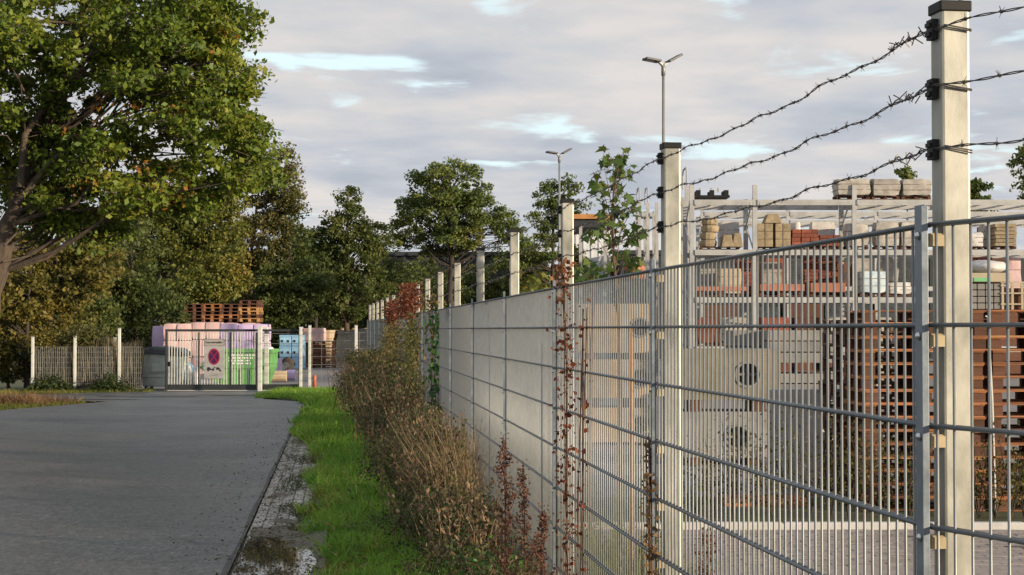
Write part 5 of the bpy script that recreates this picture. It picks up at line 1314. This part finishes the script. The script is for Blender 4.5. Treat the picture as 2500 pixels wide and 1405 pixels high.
def bush(label, c, d, rx, ry, h, nl, lm, leaf, nst, group, name='bramble_bush', st=None, dry=0, drm=None, lean=0.0):
    """arching canes, their leaves, and dry stalks standing through them"""
    b = F(c, d); t = thing(name, label, 'bush', (b[0], b[1], 0), 0, group)
    mb = MB(); pos = []
    for i in range(nst):
        a = rng.uniform(0, 2*math.pi); r = rng.uniform(.2, 1); hh = h*rng.uniform(.55, 1.05)
        p0 = np.array((rng.normal(0, rx*.25), rng.normal(0, ry*.3), 0.02)); p2 = np.array((math.cos(a)*rx*r + lean*hh, math.sin(a)*ry*r, hh)); p3 = p2 + np.array((math.cos(a)*.16, math.sin(a)*.16, -.05-.12*rng.random()))
        p1 = p0*.5+p2*.5 + np.array((0, 0, hh*.18))
        pp = [p0, p1, p2, p3]; mb.tube(pp, [.006, .005, .0035, .002], 4, False)
        for k in range(nl//nst):
            s = rng.random()**.6*3; i0 = min(int(s), 2); q = pp[i0]*(1-(s-i0)) + pp[i0+1]*(s-i0); pos.append(q + rng.normal(0, .055, 3))
    mb.build('canes', st or M['stem'], t)
    pos = np.array(pos); pos[:, 2] = np.maximum(pos[:, 2], .03)
    V, Q = leaf_arrays(pos, leaf*rng.uniform(.5, 1.3, len(pos))); link('foliage', raw_mesh('foliage', V, Q, lm), t)
    if dry:
        p = np.stack([rng.normal(lean*.3, rx*.5, dry), rng.normal(0, ry*.55, dry), np.full(dry, .02)], 1)
        dr = np.stack([rng.normal(lean, .17, dry), rng.normal(0, .17, dry), np.ones(dry)], 1); ln_ = h*rng.uniform(.7, 1.25, dry)
        V, Q = blade_arrays(p, dr, ln_, .006+.00025*d, .22)
        V2, Q2 = [], []
        # seed heads and side twigs along the upper half of each stalk
        k = dry*6; i = rng.integers(0, dry, k); s = rng.uniform(.45, 1.0, k)[:, None]
        q = p[i] + unit(dr[i])*ln_[i][:, None]*s*.95 + rng.normal(0, .022, (k, 3))
        a, b_ = leaf_arrays(q, rng.uniform(.02, .055, k), .4, axis=unit(dr[i]))
        V, Q = join_arrays([(V, Q), (a, b_)])
        link('dry_stalks', raw_mesh('dry_stalks', V, Q, drm or DRY), t)['kind'] = 'stuff'
    return t
BG = 'bramble and dry weed bushes along the fence'
places = ('at the end of the fence by the gate', 'where the fence runs up to the gate', 'below the farthest climbers', 'beneath the smaller red climber', 'between the two red climbers', 'below the big red climber', 'beside the ivy covered post', 'where the hedge meets the ivy post', 'before the eighth fence post', 'before the seventh fence post', 'before the sixth fence post', 'opposite the middle of the paver gutter', 'beside the tall straw tuft', 'under the straw tuft', 'beside the reddish dock stems', 'just behind the puddle verge', 'in the corner by the dock stems')
spec = [ # offset left of the fence, depth, rx, ry, height, leaves, material, leaf size, canes, dry
 (.38, 37.5, .42, 1.3, 1.05, 1300, RUS, .06, 40, 150, DRYR), (.38, 34.5, .42, 1.3, 1.15, 1500, RUS, .06, 40, 200, DRYR), (.40, 31.5, .42, 1.3, 1.2, 1600, BRM, .06, 40, 200, DRYR), (.52, 29.2, .45, 1.2, .85, 1500, BRM, .06, 40, 90, DRYR),
 (.36, 27, .42, 1.2, 1.2, 1900, RUS, .055, 40, 200, DRYR), (.38, 24.6, .40, 1.1, 1.1, 1900, BRM, .055, 40, 130, DRYR), (.48, 22.4, .36, 1.1, .78, 2200, BRM, .055, 40, 70, DRYR), (.30, 20.4, .34, 1.0, 1.05, 2100, BRM, .05, 44, 240, DRYR),
 (.42, 18.4, .34, 1.0, .72, 2400, BRM, .05, 44, 60, DRYR), (.30, 16.8, .32, .9, .86, 2200, BRM, .045, 44, 240, DRYR), (.42, 15.2, .32, .9, .62, 2400, BRM, .045, 44, 60, DRYR), (.26, 14.0, .28, .8, .86, 1900, BRM, .045, 40, 280, DRYR),
 (.34, 12.8, .28, .8, .70, 1900, BRM, .04, 40, 260, DRYR), (.42, 11.8, .28, .7, .52, 2000, BRM, .04, 44, 60, DRYR), (.30, 10.8, .24, .6, .58, 1800, BRM, .038, 40, 280, DRYR), (.42, 9.8, .24, .6, .36, 1900, BRM, .036, 40, 50, DRYR), (.22, 9.0, .18, .5, .42, 900, WED, .04, 30, 60, DRYR)]
for i, (off_, dd, rx, ry, h, nl, lm, lf, nst, dry, drm) in enumerate(spec):
    kind = 'tall russet' if lm is RUS else 'leafy weed' if lm is WED else 'straw topped' if drm is DRY else 'tangled bramble'
    nl, lf = (int(nl*1.45), lf*.78) if dd < 19 else (nl, lf)
    bush(f'{kind} bush {places[i]}', fence_c(dd)-off_, dd, rx, ry, h, nl, lm, lf, nst, BG, dry=dry, drm=drm, lean=.10 if drm is DRY else .02)
# leaning straw tuft, sunlit, before the fence
b = F(fence_c(12.6)-.16, 12.6); n = 300
t = thing('straw_tuft', 'tall straw coloured grass tuft leaning along the fence, lit by the sun', 'grass tuft', (b[0], b[1], 0))
p = rng.normal(0, 1, (n, 3))*np.array((.10, .55, 0)); V, Q = blade_arrays(p, np.stack([rng.normal(-.05, .12, n), rng.normal(-.1, .2, n), np.ones(n)], 1), rng.uniform(.8, 1.25, n), .008, .35)
link('blades', raw_mesh('blades', V, Q, leaf_mat('straw', [(0, (.15, .105, .055)), (.5, (.28, .20, .11)), (1, (.44, .33, .18))], nscale=2)), t)['kind'] = 'stuff'
# low broad-leaved weeds in the grass
n = 9000; dd = rng.uniform(9, 20, n); cc = rng.uniform(.05, .75, n); pos = np.stack([cc + K*dd, dd, rng.uniform(.04, .16, n)], 1)
kk = np.array([mnoise.noise(Vector((x*1.2, y*.8, 9))) for x, y in zip(pos[:, 0], dd)]) > .08
V, Q = leaf_arrays(pos[kk], rng.uniform(.025, .065, kk.sum()), .55, bias=(0, 0, 1.4)); settags(link('weeds', raw_mesh('weeds', V, Q, WED)), 'low broad leaved weeds growing in the verge grass', 'weeds', kind='stuff')
# fallen leaves and bits on gutter and mud
n = 6200; dd = 9.5 + 22*rng.random(n)**1.6; cc = np.where(rng.random(n) < .09, -.74 - np.abs(rng.normal(0, .35, n)), rng.uniform(-.74, .05, n)); pos = np.stack([cc + K*dd, dd, np.full(n, .036)+rng.uniform(0, .02, n)], 1)
V, Q = leaf_arrays(pos, rng.uniform(.012, .04, n), .55, bias=(0, 0, 3)); settags(link('leaf_litter', raw_mesh('leaf_litter', V, Q, leaf_mat('litter', [(0, (.05, .03, .016)), (.5, (.10, .07, .03)), (1, (.10, .11, .03))], nscale=3))), 'brown fallen leaves and twigs littering the gutter', 'leaf litter', kind='stuff')
n = 7000; dd = 9.5 + 20*rng.random(n)**1.4; cc = -.62 + .5*rng.random(n)**.7; x_ = cc + K*dd
kk = np.array([mnoise.noise(Vector((x*1.5, y*.9, 21))) for x, y in zip(x_, dd)]) > .10
kk &= ~((dd < 12.6) & (x_ - K*dd > -.66) & (x_ - K*dd < -.05))
pos = np.stack([x_, dd, np.full(n, .015)], 1)[kk]; n = len(pos)
V, Q = blade_arrays(pos, np.stack([rng.normal(0, .9, n), rng.normal(0, .9, n), np.ones(n)*.7], 1), rng.uniform(.03, .11, n), .007, .5); settags(link('grass', raw_mesh('grass', V, Q, BRM)), 'sparse dull grass tufts growing across the paver gutter', 'grass', kind='stuff')

n = 2600; dd = 9 + 20*rng.random(n)**1.5; cc = rng.uniform(-.1, .8, n); pos = np.stack([cc + K*dd, dd, rng.uniform(.06, .17, n)], 1)
V, Q = leaf_arrays(pos, rng.uniform(.02, .05, n), .6, bias=(0, 0, 2)); settags(link('leaf_litter', raw_mesh('leaf_litter', V, Q, leaf_mat('fallen_leaves', [(0, (.09, .055, .025)), (.5, (.20, .13, .05)), (1, (.30, .22, .08))], nscale=3))), 'fallen brown leaves caught in the verge grass', 'leaf litter', kind='stuff')
n = 16000; dd = 8.8 + 26*rng.random(n)**1.5; cc = rng.uniform(-.3, .85, n) + .22*(dd < 13); x_ = cc + K*dd
kk = np.array([mnoise.noise(Vector((x*2.1, y*1.1, 33))) for x, y in zip(x_, dd)]) > .12
pos = np.stack([x_, dd, np.full(n, .03)], 1)[kk]; n = len(pos)
V, Q = blade_arrays(pos, np.stack([rng.normal(0, .7, n), rng.normal(0, .7, n), np.ones(n)], 1), rng.uniform(.06, .22, n), .008, .5); settags(link('grass', raw_mesh('grass', V, Q, GRSY)), 'yellowed grass tufts mixed into the green verge', 'grass', kind='stuff')
# reddish dock stems before the fence
def dock(label, px, d, top, lean, nb=16):
    b = P(px, 1405, d); b[2] = 0.02; tz = PZ(top, d)
    t = thing('dock_plant', label, 'plant', (b[0], b[1], 0), 0, 'dock stems before the fence'); mb = MB()
    tip = np.array((lean, 0, tz)); ax = [np.array((0, 0, 0.0)), tip*.5 + np.array((.01, .01, 0)), tip]; mb.tube(ax, [.006, .0045, .002], 6, False)
    pos = []; axs = []
    for k in range(nb):
        s = .28 + .68*k/nb; a = ax[1]*(1-(s-.5)*2) + ax[2]*(s-.5)*2 if s > .5 else ax[1]*s*2
        an = rng.uniform(0, 6.28); ln_ = (.26*(1-s)+.04)*rng.uniform(.6, 1.2); dr = np.array((math.cos(an)*.5, math.sin(an)*.5, 1.0)); e = a + dr*ln_
        mb.tube([a, a*.5+e*.5+np.array((math.cos(an)*.012, math.sin(an)*.012, 0)), e], [.003, .002, .0012], 4, False)
        for q in np.linspace(.1, 1, 18): pos += [a*(1-q)+e*q + rng.normal(0, .010, 3) for _ in range(3)]
    for q in np.linspace(.35, 1, 60): pos += [(ax[1]*(1-(q-.5)*2) + ax[2]*(q-.5)*2 if q > .5 else ax[1]*q*2) + rng.normal(0, .012, 3) for _ in range(3)]
    mb.build('stem', M['stem'], t); pos = np.array(pos)
    V, Q = leaf_arrays(pos, rng.uniform(.008, .018, len(pos)), .8); link('seed_heads', raw_mesh('seed_heads', V, Q, DOC), t)
    lp = np.stack([rng.normal(0, .05, 26), rng.normal(0, .05, 26), rng.uniform(.1, tz*.4, 26)], 1); V, Q = leaf_arrays(lp, rng.uniform(.06, .13, 26), .35, axis=np.array((0, 0, -1.0))[None]); link('leaf', raw_mesh('leaf', V, Q, DRYR), t)
dock('tallest reddish brown dock stem with side branches before the third fence panel', 1234, 8.0, 1062, -.01, 20)
dock('slender reddish dock stem right of the tallest one', 1278, 7.9, 1128, 0.0, 16)
dock('short dark dock stem nearest the mesh', 1322, 7.6, 1228, .0, 12)
dock('brown dock stem standing inside the fence beside the second post', 1716, 5.9, 1285, .02, 14)

# creepers on the fence
def creeper(label, pts, nl, leaf, lm, spread, name='creeper', sm=None, dryf=0, droop=0):
    """pts: points of the climbing stem (world)"""
    b = pts[0]; t = thing(name, label, 'climber', (b[0], b[1], 0)); o0 = np.array((b[0], b[1], 0)); mb = MB()
    for k in range(3):
        mb.tube([p + rng.normal(0, spread*.35, 3)*np.array((1, 1, .3)) for p in pts], .003, 4, False)
    mb.build('stem', sm or M['stem'], t, origin=tuple(o0))
    A = np.array(pts); s = rng.random(nl)*(len(pts)-1); i = np.minimum(s.astype(int), len(pts)-2); f = (s-i)[:, None]
    pos = A[i]*(1-f)+A[i+1]*f + rng.normal(0, 1, (nl, 3))*np.array((spread, spread*1.2, spread*.6)) - o0
    V, Q = leaf_arrays(pos, leaf*rng.uniform(.5, 1.3, nl), .7, bias=(-.7, -.7, .2)); link('foliage', raw_mesh('foliage', V, Q, lm), t)
def onf(d, z, off_=.03): c = fence_c(d); return F(c-off_, d, z)
creeper('red creeper climbing the mesh just left of the third fence post panel', [onf(7.75, .0), onf(7.7, .5), onf(7.75, 1.0), onf(7.7, 1.5), onf(7.78, 1.88), onf(7.8, 1.98)], 520, .027, RED, .026)
creeper('thin reddish creeper strand beside the climbing red one', [onf(7.3, .0), onf(7.25, .5), onf(7.3, 1.0), onf(7.2, 1.75)], 130, .026, RED, .03)
creeper('withered brown creeper winding up the second cover strip', [onf(5.72, .0), onf(5.75, .4), onf(5.72, .8), onf(5.76, 1.27)], 520, .022, DRY, .016)
creeper('green ivy climbing the mesh beside the brown creeper', [onf(17.6, .6), onf(17.55, 1.0), onf(17.6, 1.4), onf(17.6, 1.85)], 220, .07, IVY, .05)
creeper('brown creeper hanging beside the ivy', [onf(18.4, .4), onf(18.4, 1.2), onf(18.3, 1.9), onf(18.3, 2.0)], 300, .05, RUS, .06)
def mound(label, d0, d1, z0, z1, n, leaf, lm, wx):
    c0 = onf((d0+d1)/2, z0); t = thing('creeper', label, 'climber', (c0[0], c0[1], 0)); o0 = np.array((c0[0], c0[1], 0))
    dd = rng.normal((d0+d1)/2, (d1-d0)/3.2, n); zz = z0 + (z1-z0)*np.abs(rng.beta(1.6, 1.8, n)); 
    pos = np.stack([[onf(a, 0, 0)[0] for a in dd], dd, zz], 1) + np.stack([rng.normal(-.05, wx, n), np.zeros(n), np.zeros(n)], 1) - o0
    V, Q = leaf_arrays(pos, leaf*rng.uniform(.5, 1.3, n), .6, bias=(-.3, -.8, -.2)); link('foliage', raw_mesh('foliage', V, Q, lm), t)
    mb = MB()
    for k in range(8): 
        a = rng.uniform(d0, d1); mb.tube([onf(a, .02), onf(a+.1, 1.0), onf(a+.05, z1*.95)], .006, 4, False)
    mb.build('stem', M['stem'], t, origin=tuple(o0))
mound('big rust red creeper heaped over the fence top and barbed wire', 22.6, 24.0, 1.80, 2.32, 2400, .05, RED, .07)
mound('small rust coloured creeper heaped farther along the fence top', 27.6, 29.4, 1.72, 2.18, 1500, .05, RED, .06)
mound('brown trailing creeper hanging down the mesh under the big red one', 21.0, 24.0, .9, 1.9, 1800, .05, RUS, .06)
mound('brown trailing creeper on the farthest stretch of mesh', 26.5, 32.0, .9, 1.85, 2200, .055, RUS, .06)

# ================================================================== PLANTS INSIDE THE FENCE
def maple_leaf_arrays(pos, size, nrm_bias):
    """five-lobed leaves, two facets deep"""
    n = len(pos); nrm = unit(rng.normal(size=(n, 3))*.8 + np.array(nrm_bias)); u = rng.normal(size=(n, 3)) + np.array((0, 0, -.9)); u = unit(u - nrm*np.sum(u*nrm, 1, keepdims=True)); v = np.cross(nrm, u)
    out = [(0, -.1), (.16, -.02), (.42, -.22), (.30, .08), (.52, .38), (.26, .36), (.18, .50), (0, 1.0), (-.18, .50), (-.26, .36), (-.52, .38), (-.30, .08), (-.42, -.22), (-.16, -.02)]
    m = len(out); s = size[:, None]
    rows = [pos + s*(v*a + u*b) + nrm*s*(-.16*abs(a)) for a, b in out]
    cen = pos + u*s*.28
    V = np.stack(rows + [cen], 1).reshape(-1, 3)
    base = np.arange(n)[:, None]*(m+1)
    Fq = np.concatenate([base + np.array([[m, k, (k+1) % m]]) for k in range(m)], 0)
    return V, Fq
def sapling(label, d, stem_px, branches, nleaf, size, group, lm=MAP):
    tp = [P(px, py, d) for px, py in stem_px]; tp[0][2] = 0; b = tp[0]; o0 = np.array((b[0], b[1], 0)); t = thing('maple_sapling', label, 'tree', o0, 0, group)
    mb = MB(); mb.tube(tp, list(np.linspace(.017, .004, len(tp))), 7, False); pos = []
    A = np.array(tp); A = np.array([A[int(q)]*(1-q % 1) + A[min(int(q)+1, len(A)-1)]*(q % 1) for q in np.linspace(0, len(A)-1.001, 60)])
    for (px, py, spread_, k) in branches:
        e = P(px, py, d) + np.array((0, rng.normal(0, .22), 0)); z0 = e[2]-.32; i = int(np.argmin(np.abs(A[:, 2]-z0))); a = A[i]
        mb.tube([a, a*.5+e*.5+np.array((0, 0, .03)), e], [.004, .003, .0015], 4, False)
        for _ in range(int(k*1.35)):
            q = e + rng.normal(0, 1, 3)*np.array((spread_, spread_, spread_*.8))/FPX*d; pos.append(q); mb.tube([e, q], [.0015, .001], 3, False)
    mb.build('stem', M['stem'], t, True, origin=tuple(o0))
    pos = np.array(pos) - o0; V, Q = maple_leaf_arrays(pos, size*rng.uniform(.6, 1.2, len(pos)), (-.2, -.8, .75)); link('foliage', raw_mesh('foliage', V, Q, lm), t)
SG = 'maple saplings inside the fence'
sapling('tall young maple with large leaves rising above the fence between two posts', 12.6, [(1516, 1310), (1514, 1000), (1510, 780), (1500, 640), (1494, 520), (1502, 440), (1518, 385)],
    [(1515, 383, 14, 8), (1495, 398, 18, 7), (1475, 415, 14, 7), (1525, 410, 12, 6), (1465, 450, 18, 9), (1508, 448, 16, 7), (1525, 462, 10, 4), (1470, 490, 16, 8), (1520, 500, 14, 5), (1500, 520, 22, 9), (1545, 510, 12, 6), (1480, 560, 20, 10), (1520, 560, 18, 8), (1550, 570, 10, 6), (1450, 575, 10, 5), (1500, 600, 24, 9), (1535, 620, 16, 8), (1475, 655, 26, 6), (1545, 650, 16, 7), (1440, 660, 12, 5)], 0, .088, SG)
sapling('yellow green maple sapling peeping over the fence between fourth and third posts', 16, [(1302, 1200), (1300, 900), (1300, 760), (1298, 690)], [(1300, 680, 14, 12), (1285, 700, 14, 12), (1320, 702, 12, 10), (1300, 722, 18, 14), (1278, 735, 12, 8), (1330, 730, 10, 8)], 0, .10, SG, leaf_mat('yellow_maple_leaves', [(0, (.05, .08, .015)), (.5, (.12, .14, .02)), (1, (.25, .20, .03))], nscale=3))
sapling('low maple shoot at the fence rail below the tall sapling', 11.5, [(1440, 1300), (1442, 900), (1450, 700), (1450, 672)], [(1450, 664, 18, 9), (1468, 672, 14, 6), (1436, 676, 10, 4)], 0, .09, SG)
# yellow green weeds inside the fence foot
n = 5200; dd = rng.uniform(6.2, 10.5, n); cx_ = np.array([fence_c(a) for a in dd]) + rng.uniform(.12, .75, n); pos = np.stack([cx_ + K*dd, dd, np.full(n, .02)], 1)
V, Q = blade_arrays(pos, np.stack([rng.normal(0, .3, n), rng.normal(0, .3, n), np.ones(n)], 1), rng.uniform(.15, .6, n), .009, .4); settags(link('weeds', raw_mesh('weeds', V, Q, GRSY)), 'yellow green tall grass inside the foot of the fence', 'weeds', kind='stuff')
o = MB().tube([(PX(1541, 8.6), 8.6, 0), (PX(1543, 8.6), 8.6, 1.0), (PX(1539, 8.6), 8.62, PZ(795, 8.6))], [.016, .014, .012], 8).build('garden_stake', M['wood_light'], None, True); settags(o, 'orange brown stake standing inside the second fence panel', 'stake')
# young hedge behind the kerb
HB = 'young hedge plants behind the kerb'
hp = (1700, 1745, 1790, 1838, 1884, 1930, 1978, 2024, 2070, 2112, 2160, 2220, 2385, 2425, 2462, 2500)
hn = ('first', 'second', 'third', 'fourth', 'fifth', 'sixth', 'seventh', 'eighth', 'ninth', 'tenth', 'eleventh', 'twelfth', 'thirteenth', 'fourteenth', 'fifteenth', 'sixteenth')
for i, px in enumerate(hp):
    x = PX(px, 14.42); tz = PZ(random.uniform(985, 1060), 14.4)
    t = thing('hedge_plant', f'thin young hedge plant behind the kerb, {hn[i]} counted from the second fence post', 'plant', (x, 14.42 + random.uniform(-.06, .06), 0), 0, HB); mb = MB(); pos = []
    for k in range(5):
        a = rng.uniform(0, 6.28); e = np.array((math.cos(a)*.17, math.sin(a)*.13, tz*rng.uniform(.6, 1.0))); m_ = e*.5 + rng.normal(0, .02, 3)
        mb.tube([np.array((0, 0, 0)), m_, e], [.006, .004, .002], 5, False)
        s = rng.random((75, 1)); pos.append(np.where(s < .5, m_*s*2, m_*(2-2*s)+e*(2*s-1)) + rng.normal(0, .05, (75, 3)))
    mb.build('stem', M['barkdark'], t); pos = np.concatenate(pos); pos = pos[pos[:, 2] > .12]
    V, Q = leaf_arrays(pos, rng.uniform(.02, .05, len(pos)), .5); link('foliage', raw_mesh('foliage', V, Q, HED), t)
